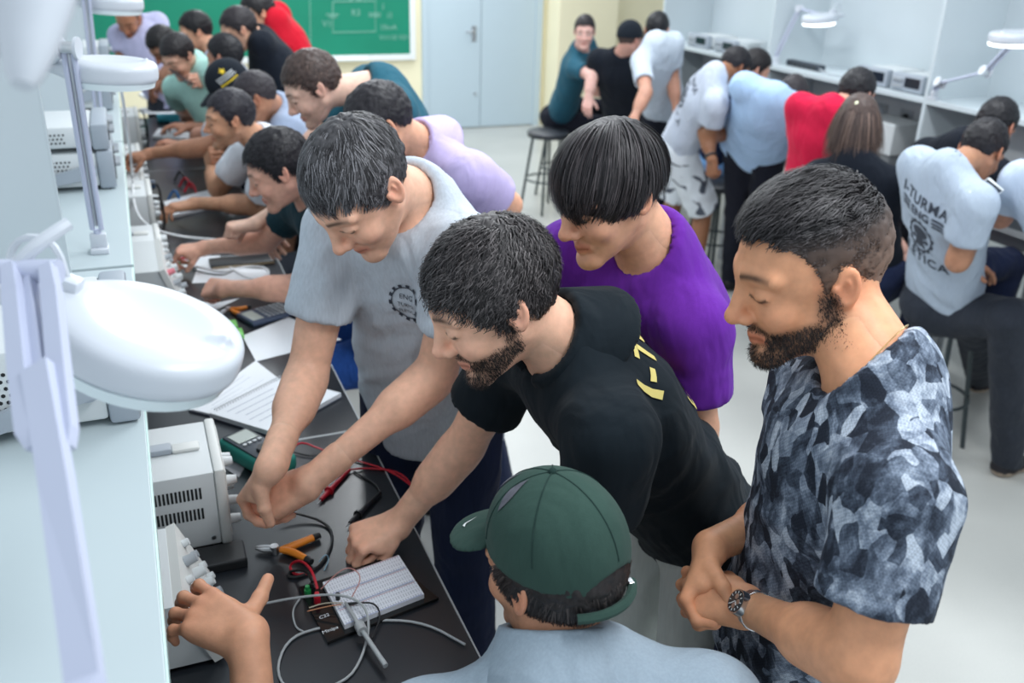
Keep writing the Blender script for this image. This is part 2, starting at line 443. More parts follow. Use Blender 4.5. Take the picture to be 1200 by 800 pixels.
su = root('shelf_unit', (-.42, 3.4, TZ), 'white shelf unit standing along the left benches', 'shelf unit')
for i, (y0, y1) in enumerate(((.25, 2.40), (2.42, 3.95), (3.97, 5.5), (5.52, 6.65))):
    MB().box((-.80, y0, SZ-.03), (SX, y1, SZ), .002).done('shelf_board', SHELF, su)
    MB().box((SX, y0, SZ-.028), (SX+.003, y1, SZ-.001)).done('shelf_edge', GLASS, su)
for y in (2.41, 3.96, 5.51, 6.66):
    MB().box((-.80, y-.011, TZ), (-.19, y+.011, 2.12), .001).done('divider_panel', GREY, su)
    MB().box((-.19, y-.011, TZ), (-.186, y+.011, 2.12)).done('panel_edge', WHITE, su)
MB().box((-.80, .25, TZ), (-.785, 6.65, SZ-.03)).done('back_panel', GREY, su)
MB().box((-.80, .25, 0), (-.06, .272, SZ-.03)).done('end_panel', GREY, su)

# ------------------------------------------------------------------ right benches with their shelf unit
ru = root('shelf_unit', (4.4, 4.5, TZ), 'white shelf unit with wall sockets above the right benches', 'shelf unit')
for y0, y1 in ((1.0, 2.60), (2.62, 4.08), (4.10, 5.57), (5.59, 7.03)):
    MB().box((4.20, y0, SZ-.03), (4.66, y1, SZ), .002).done('shelf_board', WHITE, ru)
    MB().box((4.62, y0, TZ), (4.66, y1, SZ-.03)).done('socket_panel', plain('pale_panel', (.70, .73, .74), .5), ru)
    MB().box((4.60, y0, TZ+.27), (4.62, y1, SZ-.03)).done('upper_rail', GREY, ru)
    MB().box((4.66, y0, SZ-.03), (4.68, y1, 2.5)).done('back_panel', WHITE, ru)
for y in (2.61, 4.09, 5.58, 7.04):
    MB().box((4.20, y-.012, TZ), (4.66, y+.012, 2.5), .001).done('divider_panel', WHITE, ru)
SOCK = plain('socket_grey', (.42, .45, .47), .5)
for y in (4.85, 4.62, 4.30, 6.2, 3.4, 3.1):
    MB().box((4.612, y-.055, TZ+.13), (4.62, y+.055, TZ+.23), .002).done('socket_plate', SOCK, ru)
    MB().cyl((4.612, y, TZ+.18), (4.604, y, TZ+.18), .024).done('socket', BLACKP if y in (4.62, 4.30) else GREY, ru, True)
for y in (5.2, 4.5, 4.75): MB().box((4.592, y-.03, TZ+.32), (4.60, y+.03, TZ+.335)).done('red_marker', plain('red_mark', (.25, .02, .03), .5), ru)
rn = ['black bench at right, beside the student in grey with the skull print', 'black bench at right, before the woman with brown hair',
      'farthest black bench at right, by the seated men']
for i, (y0, y1) in enumerate(((1.6, 3.35), (3.35, 5.2), (5.2, 7.03))): bench(3.74, 4.62, y0, y1, rn[i])
# ------------------------------------------------------------------ people: heads, hands, bodies, clothes
def s2l(r, g, b): return tuple(((c/255+0.055)/1.055)**2.4 if c > 10 else c/255/12.92 for c in (r, g, b))
SKIN = attr_mat('skin', 0.48, 0.12, 0.35, 0.06, 320)
HAIRM = attr_mat('hair', 0.5, 0, 0.3, 0.0)
SHOEM = attr_mat('shoe', 0.6, 0, 0.3)
CC = V3(-0.012, 0, 0.035); CR = V3(0.098, 0.076, 0.088)          # cranium in head coordinates (x face, y left, z up)
RES = dict(near=(0.0027, 0.0030, 0.008, 0.008), mid=(0.0042, 0.0042, 0.011, 0.011), far=(0.006, 0.0055, 0.014, 0.013))
LINES = dict(std=([0, 30, 52, 66, 74, 88, 97, 125, 180], [.078, .074, .056, .03, -.012, -.012, .026, -.03, -.07]),
             short=([0, 30, 52, 66, 74, 88, 97, 125, 180], [.086, .078, .058, .034, -.02, -.02, .03, -.02, -.055]),
             fringe=([0, 30, 52, 66, 76, 95, 110, 125, 180], [.05, .045, .03, .01, -.03, -.015, -.02, -.04, -.07]),
             cap=([0, 50, 70, 78, 90, 98, 125, 180], [.09, .08, .03, -.02, -.02, .01, -.06, -.08]),
             recede=([0, 25, 45, 66, 74, 88, 97, 125, 180], [.10, .098, .085, .045, .0, .0, .03, -.025, -.06]))
def hairline(x, y, z, kind):
    az = np.degrees(np.arctan2(np.abs(y), x+0.012)); a, b = LINES[kind]
    return np.interp(az, a, b)
def gs(d, w): return np.exp(-(d/w)**2)

def head_local(nbL, s):
    S = Sdf(); w = s.get('wide', 1.0)
    S.ell(CC, CR*V3(1, w, 1)).ell((.03, 0, .005), (.066, .063*w, .086), .02).ell((.034, 0, -.055), (.052, .052*w, .058), .025)
    for g in (1, -1):
        S.cone((.0, g*.05*w, -.042), (.07, g*.016, -.1), .017, .015, .02)
        S.ell((.066, g*.038, -.03), (.022, .022, .022), .02)
        S.cone((.088, g*.012, .031), (.072, g*.052, .028), .0105, .009, .014)
    S.ell((.081, 0, -.103), (.019, .021, .018), .02)
    for g in (1, -1):
        S.ell((.110, g*.036, .007), (.018, .019, .014), .014, op='s')
        S.ell((.0785, g*.033, .005), (.0145, .0170, .0125), .003)
    S.cone((.089, 0, .022), (.1125, 0, -.026), .0085, .0115, .014).ell((.1155, 0, -.0295), (.0125, .0125, .0115), .006)
    for g in (1, -1):
        S.ell((.101, g*.0125, -.0345), (.0115, .0085, .0085), .006)
        S.cone((.080, g*.024, -.066), (.0925, 0, -.0628), .0044, .0058, .008)
        S.cone((.079, g*.021, -.070), (.0898, 0, -.0742), .0050, .0066, .008)
    nl = np.linalg.norm(nbL)
    n0 = V3(-.022, 0, -.03); S.cone(n0, n0+(nbL-n0)*.8, .054, .0592, .03)
    for g in (1, -1):
        Rt = np.array(Matrix.Rotation(math.radians(-18), 3, 'Y') @ Matrix.Rotation(math.radians(g*-22), 3, 'Z'))
        S.ell((-.014, g*.081*w, .000), (.0165, .0080, .030), .005, R=Rt)
        S.ell((-.011, g*.0895*w, .003), (.0112, .0085, .0215), .002, R=Rt, op='s')
        S.cone((-.018, g*.081*w, -.012), (-.015, g*.084*w, .012), .003, .003, .003)
        S.cone((.002, g*.078*w, -.006), (.002, g*.079*w, .004), .005, .005, .004)
    return S
def skin_cols(v, base, beard=0.0, bcol=(.02, .014, .01), brow=(.015, .01, .008), eye='down', browz=0.0):
    b = np.array(base); c = np.tile(b, (len(v), 1)); x, y, z = v.T; ay = np.abs(y); BM = np.zeros(len(v))
    pink = np.array([1.06, .80, .78])
    def mix(m, col): c[:] = c*(1-m[:, None])+np.array(col)*m[:, None]
    mix(.55*gs(np.hypot(ay-.085, (z-.0)/2.0), .016)*(np.abs(x+.012) < .04), b*pink)       # ears
    mix(.5*gs(np.linalg.norm(v-V3(.118, 0, -.033), axis=1), .02), b*pink)                  # nose tip
    mix(.3*gs(np.linalg.norm(np.stack([x-.075, ay-.042, z+.03], 1), axis=1), .025), b*pink)
    f = x > .05
    lip = f*gs((ay)/.026, 1.0)**.5*np.clip(1.3-np.abs(z+.0685)/.0105, 0, 1)*(x > .082)*(ay < .026)
    mix(np.clip(lip, 0, .75), b*np.array([.82, .50, .50]))
    mix(f*(ay < .022)*.7*gs(z+.0684, .0022)*(x > .085), b*np.array([.28, .15, .14]))       # mouth line
    if beard:
        # cheeks, jaw and moustache
        ear = gs(x-.010, .014)*np.clip((.012-z)/.02, 0, 1)*(ay > .045)*(z > -.07)
        jaw = np.clip((-.047-z+.30*(ay-.040)+.10*np.clip(.05-x, 0, .06))/.012, 0, 1)*np.clip((x-.002)/.016, 0, 1)*np.clip((z+.066+.72*x)/.012, 0, 1)
        must = gs(z+.054, .006)*(ay < .031)*(x > .068)
        B = np.clip(np.maximum.reduce([jaw, ear, must]), 0, 1)
        B *= 1-np.clip(lip*1.6, 0, 1)
        B *= 1-.8*gs(np.hypot(ay-.014, z+.084), .006)*(x > .08)
        BM[:] = B; nz = .8+.3*vnoise(v*260)
        mix(np.clip(B*beard*nz, 0, .95), bcol)
    arch = .0335+browz-.0*ay-6.0*(ay-.032)**2
    bm = f*(ay > .010)*(ay < .056)*gs(z-arch, .0048)*np.clip(1.25-(ay-.030)/.03, 0, 1)
    mix(np.clip(bm*.9, 0, .85), brow)
    ex, ez = (ay-.033)/.0155, (z-.004)
    if eye == 'down':
        lid = f*(np.abs(ex) < 1)*gs(ez+.0062-.005*ex**2, .0026)*(x > .06)
        mix(np.clip(lid, 0, .85), (.02, .014, .012))
        mix(f*.35*gs(np.hypot(ex*.0155, ez-.012), .009)*(x > .06), b*.62)
    else:
        op = f*(np.abs(ex) < 1)*(np.abs(ez) < .0062*(1-ex**2))*(x > .06)
        mix(op*.9, (.62, .6, .58)); mix(f*gs(np.hypot(ay-.033, ez), .0045)*op, (.02, .012, .01))
        mix(f*(np.abs(ex) < 1.05)*gs(ez-.0066*(1-ex**2), .0022)*(x > .06), (.02, .014, .012))
    return c, BM

def hair_mesh(h, res, gravL, rng):
    kind = h.get('line', 'std'); t = V3(*h.get('t', (.012, .010, .016))); sh = V3(*h.get('shift', (0, 0, 0)))
    hh = dict(near=.004, mid=.0055, far=.0065)[res]
    S = Sdf(); S.ell(CC+sh, CR+t)
    def cutf(X, Y, Z, D):
        az = np.degrees(np.arctan2(np.abs(Y), X+0.012)); a, b = LINES[kind]
        hl = np.interp(az, a, b).astype(np.float32)
        return -smin(-D, -((hl-Z)*.8), .006)
    S.fn(cutf)
    for e in h.get('lumps', []): S.ell(e[0], e[1], .02)
    v, f = S.mesh(hh)
    N = vnormals(v, f); am = h.get('rough', .003)
    q = v*np.array(h.get('nscale', (90, 90, 90)))
    v = v+N*(am*vnoise(q)+am*.6*vnoise(q*2.3))[:, None]
    col = np.array(h['col']); hi = np.array(h.get('hi', col*1.8))
    tone = np.clip(.5+.5*vnoise(v*np.array([120, 320, 60])), 0, 1)[:, None]*.25
    C = col*(1-tone)+hi*tone
    if 'fade' in h:                                                  # shaved sides show skin through
        fz = np.clip((h['fade'][1]-v[:, 2])/(h['fade'][1]-h['fade'][0]), 0, 1)[:, None]*h['fade'][3]
        C = C*(1-fz)+np.array(h['fade'][2])*fz
    V, F, K = [v], [f], [C]; off = len(v)
    n = h.get('n', 0)
    if n:
        cr = V3(*h.get('crown', (-.07, .01, .11))); fl = V3(*h.get('flow', (0, 0, 0))); fa = h.get('fa', 0.0)
        d = rng.randn(n*4, 3); d /= np.linalg.norm(d, axis=1, keepdims=True)
        p = CC+sh+d*(1/np.linalg.norm(d/(CR+t*.55), axis=1))[:, None]
        keep = p[:, 2] > hairline(*p.T, kind)+.004*rng.rand(len(p))
        if 'sel' in h: keep &= h['sel'](p)
        p = p[keep][:n]; n = len(p)
        nn = (p-CC)/(CR**2); nn /= np.linalg.norm(nn, axis=1, keepdims=True)
        tg = p-cr; tg -= (tg*nn).sum(1)[:, None]*nn; tg /= np.linalg.norm(tg, axis=1, keepdims=True)+1e-9
        w = fl-(nn@fl)[:, None]*nn if fa else 0
        if fa: w /= np.linalg.norm(w, axis=1, keepdims=True)+1e-9
        fl_ = tg*(1-fa)+w*fa
        cl_ = np.stack([vnoise(p*h.get('cls', 55)+k_*17.3) for k_ in range(3)], 1)
        fl_ += h.get('mess', .25)*rng.randn(n, 3)*.6+h.get('clump', .35)*cl_; fl_ -= (fl_*nn).sum(1)[:, None]*nn; fl_ /= np.linalg.norm(fl_, axis=1, keepdims=True)+1e-9
        top = np.clip((p[:, 2]-h.get('ztop', (.02, .09))[0])/(h.get('ztop', (.02, .09))[1]-h.get('ztop', (.02, .09))[0]), 0, 1)
        L = (h['len'][0]+(h['len'][1]-h['len'][0])*top)*(.7+.5*rng.rand(n))
        m = h.get('seg', 4); lift = h.get('lift', .35); cu = h.get('curl', 0.0)
        pts = [p]; cur = p.copy(); ph = rng.rand(n)*(6.28-4.8*h.get('lock', 0))+6.0*vnoise(p*42)*h.get('lock', 0); bit = np.cross(nn, fl_); push = 1.0
        for i in range(m):
            u = (i+.5)/m
            nc = (cur-CC)/(CR**2); nc /= np.linalg.norm(nc, axis=1, keepdims=True)
            fl_ = fl_-h.get('hug', .8)*(fl_*nc).sum(1)[:, None]*nc; fl_ /= np.linalg.norm(fl_, axis=1, keepdims=True)+1e-9
            dr = fl_+nc*lift*(1-1.3*u)
            if cu: dr = dr+cu*(np.cos(ph+i*1.7)[:, None]*bit+np.sin(ph+i*1.7)[:, None]*nn*.8)
            dr = dr+gravL*h.get('grav', 0.0)*u
            dr /= np.linalg.norm(dr, axis=1, keepdims=True)+1e-9
            cur = cur+dr*(L/m)[:, None]
            q = np.linalg.norm((cur-CC-sh)/(CR+t*.75), axis=1)
            cur = np.where((q < 1)[:, None], CC+sh+(cur-CC-sh)/np.maximum(q, .3)[:, None], cur)
            pts.append(cur)
        P = np.stack(pts, 1)
        wd = h.get('w', .0013)*(.7+.6*rng.rand(n)); tp = np.linspace(1, .25, m+1)
        T = np.gradient(P, axis=1); sd = np.cross(T, (P-CC)); sd /= np.linalg.norm(sd, axis=2, keepdims=True)+1e-9
        Lp = P+sd*(wd[:, None, None]*tp[None, :, None]); Rp = P-sd*(wd[:, None, None]*tp[None, :, None])
        vv = np.stack([Lp, Rp], 2).reshape(-1, 3)
        b = (np.arange(n)*(m+1)*2)[:, None]+(np.arange(m)*2)[None, :]; b = b.reshape(-1)+off
        ff = np.stack([b, b+1, b+3, b+2], 1)
        tn = rng.rand(n)[:, None]**2.5
        cc = (col*(1-tn)+hi*tn)
        if 'fade' in h:
            fz = np.clip((h['fade'][1]-p[:, 2])/(h['fade'][1]-h['fade'][0]), 0, 1)[:, None]*h['fade'][3]*.6
            cc = cc*(1-fz)+np.array(h['fade'][2])*fz
        V.append(vv); F.append(ff); K.append(np.repeat(cc, (m+1)*2, 0))
    return np.concatenate(V), np.concatenate(F), np.concatenate(K)

POSES = dict(relax=([(20, 25, 15), (25, 30, 18), (30, 34, 20), (35, 38, 22)], (48, 22, 18), 5),
             flat=([(6, 12, 8), (6, 12, 8), (8, 14, 8), (10, 16, 8)], (50, 8, 10), 7),
             fist=([(62, 95, 55), (66, 98, 55), (70, 98, 55), (72, 96, 55)], (18, 48, 52), 1),
             pinch=([(46, 48, 26), (56, 55, 30), (66, 60, 32), (72, 62, 34)], (26, 48, 24), 3),
             grip=([(50, 60, 35), (55, 64, 38), (58, 66, 40), (60, 66, 40)], (30, 50, 30), 3),
             claw=([(12, 42, 26), (16, 46, 28), (20, 48, 28), (24, 48, 26)], (78, 4, 8), 10),
             chin=([(70, 60, 30), (74, 66, 34), (76, 68, 36), (78, 68, 36)], (15, 15, 25), 3))
def hand_local(pose, left, fore=None):
    """wrist at origin, x to the fingers, y to the thumb side, z out of the back of the hand"""
    cur, th, spl = POSES[pose]; S = Sdf(); tips = []
    yb = [.030, .0105, -.0095, -.028]; L = [.074, .082, .076, .060]; xb = [.090, .094, .090, .082]; rr = [.0092, .0096, .0092, .0080]
    for i in range(4):
        S.cone((.006, yb[i]*.55, 0), (xb[i], yb[i], .002), .0155, .0112, .012)
    S.cone((.012, .012, -.009), (.058, .030, -.013), .0175, .0135, .014)
    S.cone((.012, -.014, -.008), (.07, -.024, -.008), .0155, .0115, .014)
    for i in range(4):
        p = V3(xb[i], yb[i], .002); a = 0.0; sp = math.radians(spl*(1.3-i*.87)); fr = [.46, .30, .24]
        for j in range(3):
            a += math.radians(cur[i][j]); dr = V3(math.cos(a)*math.cos(sp), math.cos(a)*math.sin(sp), -math.sin(a))
            q = p+dr*L[i]*fr[j]; r0 = rr[i]*(1-.08*j); r1 = rr[i]*(1-.08*(j+1))
            S.cone(p, q, r0, r1, .004)
            if j < 2: S.ell(q, (r1*1.06,)*3, .003)
            p = q
        up = V3(math.sin(a)*math.cos(sp), math.sin(a)*math.sin(sp), math.cos(a)); tips.append(p+up*r1*.75)
    o, dn, be = (math.radians(t) for t in th)
    p = V3(.030, .030, -.012); d1 = V3(math.cos(o)*math.cos(dn), math.sin(o)*math.cos(dn), -math.sin(dn))
    q = p+d1*.036; S.cone(p, q, .0135, .0112, .008); S.ell(q, (.0115,)*3, .003)
    d2 = nrm(V3(math.cos(o-be)*math.cos(dn), math.sin(o-be)*math.cos(dn), -math.sin(dn))); q2 = q+d2*.034
    S.cone(q, q2, .0108, .0092, .004)
    tips.append(q2+nrm(np.cross(d2, np.cross(V3(0, .2, 1), d2)))*.007)
    if fore is not None: S.cone((0, 0, 0), fore, .0262, .0288, .016)
    return S, tips

def frame(x, z):
    x = nrm(x); z = np.array(z, float); z = nrm(z-(z@x)*x); y = np.cross(z, x)
    return np.stack([x, y, z], 1)       # columns

def ik(a, b, l1, l2, hint):
    d = b-a; D = np.linalg.norm(d); D2 = min(D, (l1+l2)*.999); x = (l1*l1-l2*l2+D2*D2)/(2*D2)
    hgt = math.sqrt(max(l1*l1-x*x, 0)); e = nrm(d); hn = np.array(hint, float); hn = nrm(hn-(hn@e)*e)
    return a+e*x*(D/D2)+hn*hgt

def person(label, hd, face, ty, pelvis, skin, hair, shirt, pants, aL=None, aR=None, nb=None, sh=None, hs=1.0, res='far',
           legs='stand', feet=None, ldir=None, beard=0.0, eye='down', shoe=(.012, .012, .014), sole=None, bulk=1.0, knees=None,
           seed=1, head_kw={}, browz=0.0, sw=0.172, nbo=None):
    hs = hs*dict(near=1.0, mid=.91, far=.93)[res]
    rng = np.random.RandomState(seed); r_head, r_hand, r_body, r_cl = RES[res]
    hd = np.array(hd, float); pelvis = np.array(pelvis, float)
    yw, pt, rl = (math.radians(a) for a in face)
    fw = V3(math.cos(pt)*math.cos(yw), math.cos(pt)*math.sin(yw), -math.sin(pt)); lf = V3(-math.sin(yw), math.cos(yw), 0); up = np.cross(fw, lf)
    lf2 = lf*math.cos(rl)+up*math.sin(rl); up = np.cross(fw, lf2); lf = lf2
    RH = np.stack([fw, lf, up], 1)*hs
    tyr = math.radians(ty); tf0 = V3(math.cos(tyr), math.sin(tyr), 0)
    if nb is None:
        tu = nrm(hd-pelvis); nb = hd-up*.06*hs-tu*.115-fw*.035
        if nbo is not None: nb = nb+np.array(nbo)
    nb = np.array(nb, float)
    tu = nrm(nb-pelvis); rt = np.cross(tf0, V3(0, 0, 1)); rt = nrm(rt-(rt@tu)*tu); tf = np.cross(tu, rt)
    if sh is None: shL = nb-rt*sw-tu*.045+tf*.012; shR = nb+rt*sw-tu*.045+tf*.012
    else:
        shL, shR = (np.array(q, float) for q in sh); rt = nrm(shR-shL); rt = nrm(rt-(rt@tu)*tu); tf = np.cross(tu, rt)
        def fix(q, g):                      # keep the joints below the neck and level with the chest
            d = q-nb; return nb+rt*g*min(max(g*(d@rt), .145), .20)+tu*min(max(d@tu, -.13), -.045)+tf*min(max(d@tf, -.012), .07)
        shL, shR = fix(shL, -1), fix(shR, 1)
    def arm(a, s, g):
        if a is None and legs != 'stand': e = s-V3(0, 0, .24)+tf0*.12+rt*g*.03; w = e+tf0*.22+V3(0, 0, .03)-rt*g*.04; return e, w, dict(pose='relax', dir=w-e, back=(0, 0, 1))
        if a is None: e = s-V3(0, 0, .28)+rt*g*.05-tf*.02; w = e-V3(0, 0, .23)+tf*.08; return e, w, dict(pose='relax', dir=w-e, back=rt*g)
        e, w = np.array(a[0], float), np.array(a[1], float); hdct = dict(a[2]) if len(a) > 2 else {}
        hdct.setdefault('pose', 'relax'); hdct.setdefault('dir', w-e); hdct.setdefault('back', (0, 0, 1))
        return e, w, hdct
    eL, wL, hL = arm(aL, shL, -1); eR, wR, hR = arm(aR, shR, 1)
    # legs
    hpL, hpR = pelvis-rt*.09, pelvis+rt*.09
    ld = tf0 if ldir is None else V3(math.cos(math.radians(ldir)), math.sin(math.radians(ldir)), 0)
    fk = nrm(V3(*(tf0[:2]), 0)); LL = []
    for i, (hp, g) in enumerate(((hpL, -1), (hpR, 1))):
        rr = nrm(np.cross(ld, V3(0, 0, 1)))
        if legs == 'stand':
            an = V3(hp[0], hp[1], .085)+rr*g*.05 if feet is None else np.array(feet[i], float)
            kn = ik(hp, an, .45, .44, ld)
        else:
            kn = hp+ld*.42+rr*g*.06+V3(0, 0, -.03) if knees is None else np.array(knees[i], float)
            an = kn-V3(0, 0, min(.40, kn[2]-.09))-ld*.04 if feet is None else np.array(feet[i], float)
        LL.append((hp, kn, an, ld))
    # ---- body skin: one mesh out of the same field at three resolutions
    skin = np.array(skin)
    B = Sdf(); b = bulk
    nd = nrm(hd-up*.03-nb)
    B.cone(hd+RH@V3(-.022, 0, -.03), nb+tf*.012, .0535*hs, .0590*hs, .02).cone(nb+tf*.02, nb-tu*.08+tf*.02, .05*hs, .05, .02)
    B.cone(nb-tu*.17, pelvis+tu*.1, .15*b, .13*b, .03, sq=(tf, .6)).cone(pelvis+tu*.1, pelvis, .13, .14, .04, sq=(tf, .66))
    B.cone(shL, shR, .048, .048, .04)
    for s_, e, w in ((shL, eL, wL), (shR, eR, wR)):
        fa = nrm(w-e)
        B.cone(s_, e, .053*b, .041*b, .03).cone(e, w, .040*b, .0255, .02).cone(e+fa*.04, e+fa*.10, .041*b, .040*b, .03)
    for hp, kn, an, _ in LL: B.cone(hp, kn, .082, .056, .03).cone(kn, an, .056, .038, .02).cone(kn+(an-kn)*.2-_*.008, kn+(an-kn)*.45-_*.008, .052, .046, .03)
    vs, fs = B.mesh(r_body); vs = relax(vs, fs, 1, .4)
    V, F, K = [vs], [fs], [np.tile(skin, (len(vs), 1))]; off = len(vs)
    nbL = np.linalg.solve(RH, nb-hd)
    hv, hf = head_local(nbL, head_kw).mesh(r_head); hv = relax(hv, hf, 1, .35)
    hc, BM = skin_cols(hv, skin, beard=beard, eye=eye, browz=browz)
    head_v, head_f = hv, hf
    V.append(hd+hv@RH.T); F.append(hf+off); K.append(hc); off += len(hv)
    hands = {}
    for side, e, w, hdct in (('L', eL, wL, hL), ('R', eR, wR, hR)):
        R = frame(hdct['dir'], hdct['back'])*hdct.get('size', 1.0)
        # thumb on +y: for a left hand seen from the back with fingers along x, thumb lies on -y of (z cross x)
        R[:, 1] *= (-1 if side == 'L' else 1)
        fore = np.linalg.solve(R, (e-w)); fore = nrm(fore)*.07
        S, tips = hand_local(hdct['pose'], side == 'L', fore)
        v, f = S.mesh(r_hand); v = relax(v, f, 1, .35)
        if side == 'L': f = f[:, ::-1]
        c = np.tile(skin, (len(v), 1))
        for tpt in tips:
            m = .5*gs(np.linalg.norm(v-tpt, axis=1), .0065); c = c*(1-m[:, None])+skin*np.array([1.25, 1.15, 1.2])*m[:, None]
        kn_ = .3*gs(np.abs(v[:, 0]-.095), .02); c = c*(1-kn_[:, None])+skin*np.array([1.05, .8, .75])*kn_[:, None]
        V.append(w+v@R.T); F.append(f+off); K.append(c); off += len(v); hands[side] = (w, R)
    Vb = np.concatenate(V); base = (pelvis[0], pelvis[1], max(Vb[:, 2].min(), 0))
    body = link('person', mesh_np('person', Vb, np.concatenate(F), True, np.concatenate(K)), SKIN, origin=base)
    tag(body, label, 'person')
    out = dict(body=body, tu=tu, rt=rt, tf=tf, nb=nb, pelvis=pelvis, RH=RH, hd=hd, hands=hands, sh=(shL, shR), arms=((eL, wL), (eR, wR)))
    # ---- shirt
    st = shirt; G = Sdf(); q = .012+st.get('slack', 0)
    sqx = .655
    G.cone(nb-tu*.175+tf*.005, pelvis+tu*.13, .166*b+q, .146*b+q, .03, sq=(tf, sqx))
    G.cone(pelvis+tu*.13, pelvis-tu*.05, .146*b+q, .158*b+q, .05, sq=(tf, .70))
    if st.get('belly'): G.ell(pelvis+tu*.14+tf*.05, (.14, .14, .14), .06)
    G.plane(pelvis-tu*st.get('hem', .06), -tu)
    G.cone(shL-tu*.01, shR-tu*.01, .054+q*.4, .054+q*.4, .05)
    for s_ in (shL, shR): G.cone(nb-tu*.022-tf*.004, s_*.8+nb*.2, .047, .046, .05)
    G.cone(nb-tu*.065-tf*.010, nb-tu*.14-tf*.010, .105*b, .15*b, .06, sq=(tf, .58))
    sl = st.get('sleeve', .62)
    for s_, e in ((shL, eL), (shR, eR)):
        ce = s_+(e-s_)*sl; ad = nrm(e-s_)
        G.cone(s_, s_+(e-s_)*(sl+.15), .060*b+q*.55, .053*b+q*1.05, .035, cut=(ce, ad))
    nh = .022 if st.get('polo') else .016
    G.cone(nb-tu*.07, nb-tu*.012, .085*hs, .076*hs, .03, cut=(nb+nd*nh, nrm(nd+tf*.18)))
    G.cone(nb-tu*.06+tf*.012, nb+nd*.03+tf*.004, .088*hs, .078*hs, .035, cut=(nb+nd*nh, nrm(nd+tf*.18)))
    G.cone(nb-nd*.03+tf*.008, nb+nd*.12+tf*.006, .0655*hs, .064*hs, .004, op='s', cut=(nb+nd*.004, -nrm(nd+tf*.22)))
    if res != 'far' or sl < .9:
        for s_, e in ((shL, eL), (shR, eR)):
            ad = nrm(e-s_); G.cone(s_+(e-s_)*(sl-.09), s_+(e-s_)*(sl+.12), .046*b+.002, .045*b+.002, .003, op='s')
    v, f = G.mesh(r_cl); v = relax(v, f, 2, .5)
    N = vnormals(v, f)
    loc = np.stack([(v-pelvis)@rt, (v-pelvis)@tf, (v-pelvis)@tu], 1)
    fa_ = st.get('fold', .0055)
    w1 = loc*np.array([9, 9, 15])+np.stack([loc[:, 2]*7, loc[:, 2]*3, loc[:, 0]*6], 1)+seed*3.7
    ridge = 1-2*np.abs(vnoise(w1))
    low = np.clip(1.15-loc[:, 2]/.55, .25, 1)
    v = v+N*(fa_*low*(ridge*.8+.5*vnoise(w1*2.1)))[:, None]
    so = link('shirt', mesh_np('shirt', v, f), st['mat'], body); out['shirt'] = so; out['shirt_vf'] = (v, f)
    if st.get('polo'):
        Cn = Sdf()
        bd = min(max(float(nd@tu), .3), 1.0); Cn.cone(nb-nd*.055*bd, nb+nd*.055, (.092+.033*bd)*hs, .079*hs, .0)
        Cn.cone(nb-nd*.1, nb+nd*.2, .070*hs, .0645*hs, .003, op='s')
        Cn.plane(nb+nd*.046, nd).plane(nb-nd*.022-tf*.05, -nrm(nd*1.0-tf*.25))
        gp = nb+tf*.09
        Cn.cone(gp-nd*.05, gp+nd*.08, .022, .03, .004, op='s')
        cv, cf = Cn.mesh(max(r_cl*.55, .0045)); cv = relax(cv, cf, 1, .4)
        link('collar', mesh_np('collar', cv, cf), st.get('cmat', st['mat']), body)
    # ---- trousers or shorts
    P = Sdf(); pd = pants
    P.cone(pelvis+tu*.06, pelvis-V3(0, 0, .02), .128*b, .145*b, .04, sq=(tf, .72), cut=(pelvis+tu*.10, tu))
    if legs != 'stand': P.ell(pelvis-ld*.03-V3(0, 0, .02), (.15, .15, .11), .05)
    for hp, kn, an, _ in LL:
        if pd.get('short'):
            ce = kn+(hp-kn)*pd.get('cut', .05); ad = nrm(kn-hp)
            P.cone(hp, kn+ad*.06, .10, .105, .04, cut=(ce, ad))
        else:
            sl_ = pd.get('slim', 1.0)
            P.cone(hp, kn, .098, .074*sl_, .03).cone(kn, an+V3(0, 0, -.02), .074*sl_, .062*sl_, .02, cut=(an+V3(0, 0, -.03), V3(0, 0, -1)))
    v, f = P.mesh(r_cl); v = relax(v, f, 2, .5); N = vnormals(v, f)
    v = v+N*(.005*(1-2*np.abs(vnoise(v*np.array([14, 14, 10])+seed)))*1.0)[:, None]
    po = link('shorts' if pd.get('short') else 'trousers', mesh_np('trousers', v, f), pd['mat'], body); out['pants'] = po; out['pants_vf'] = (v, f)
    # ---- shoes
    for hp, kn, an, d in LL:
        Q = Sdf(); g0 = V3(an[0], an[1], an[2]-.05)
        zf = an[2]-.085
        Q.cone(g0-d*.035+V3(0, 0, .01), g0+d*.16-V3(0, 0, .012), .042, .033, .02).cone(an-V3(0, 0, .01), g0, .046, .042, .03)
        Q.plane((0, 0, zf+.003), (0, 0, -1)).plane(an+V3(0, 0, .02), (0, 0, 1))
        v, f = Q.mesh(.008); c = np.tile(np.array(shoe), (len(v), 1))
        if sole is not None: c[v[:, 2] < zf+.026] = sole
        link('shoe', mesh_np('shoe', v, f, True, c), SHOEM, body)
    # ---- beard of short strands
    if res == 'near' and beard > .5:
        bn = vnormals(head_v, head_f); ii = np.where(BM > .35)[0]; ii = rng.choice(ii, 5000, p=BM[ii]/BM[ii].sum())
        p = head_v[ii]+rng.randn(len(ii), 3)*.0012; n_ = bn[ii]; dn = V3(-.15, 0, -1)-(n_@V3(-.15, 0, -1))[:, None]*n_+rng.randn(len(ii), 3)*.25
        d_ = dn*.8+n_*.45; d_ /= np.linalg.norm(d_, axis=1, keepdims=True); L_ = (.004+.004*rng.rand(len(ii)))[:, None]*BM[ii][:, None]
        sd = np.cross(d_, n_); sd /= np.linalg.norm(sd, axis=1, keepdims=True)+1e-9; wv = sd*.00045
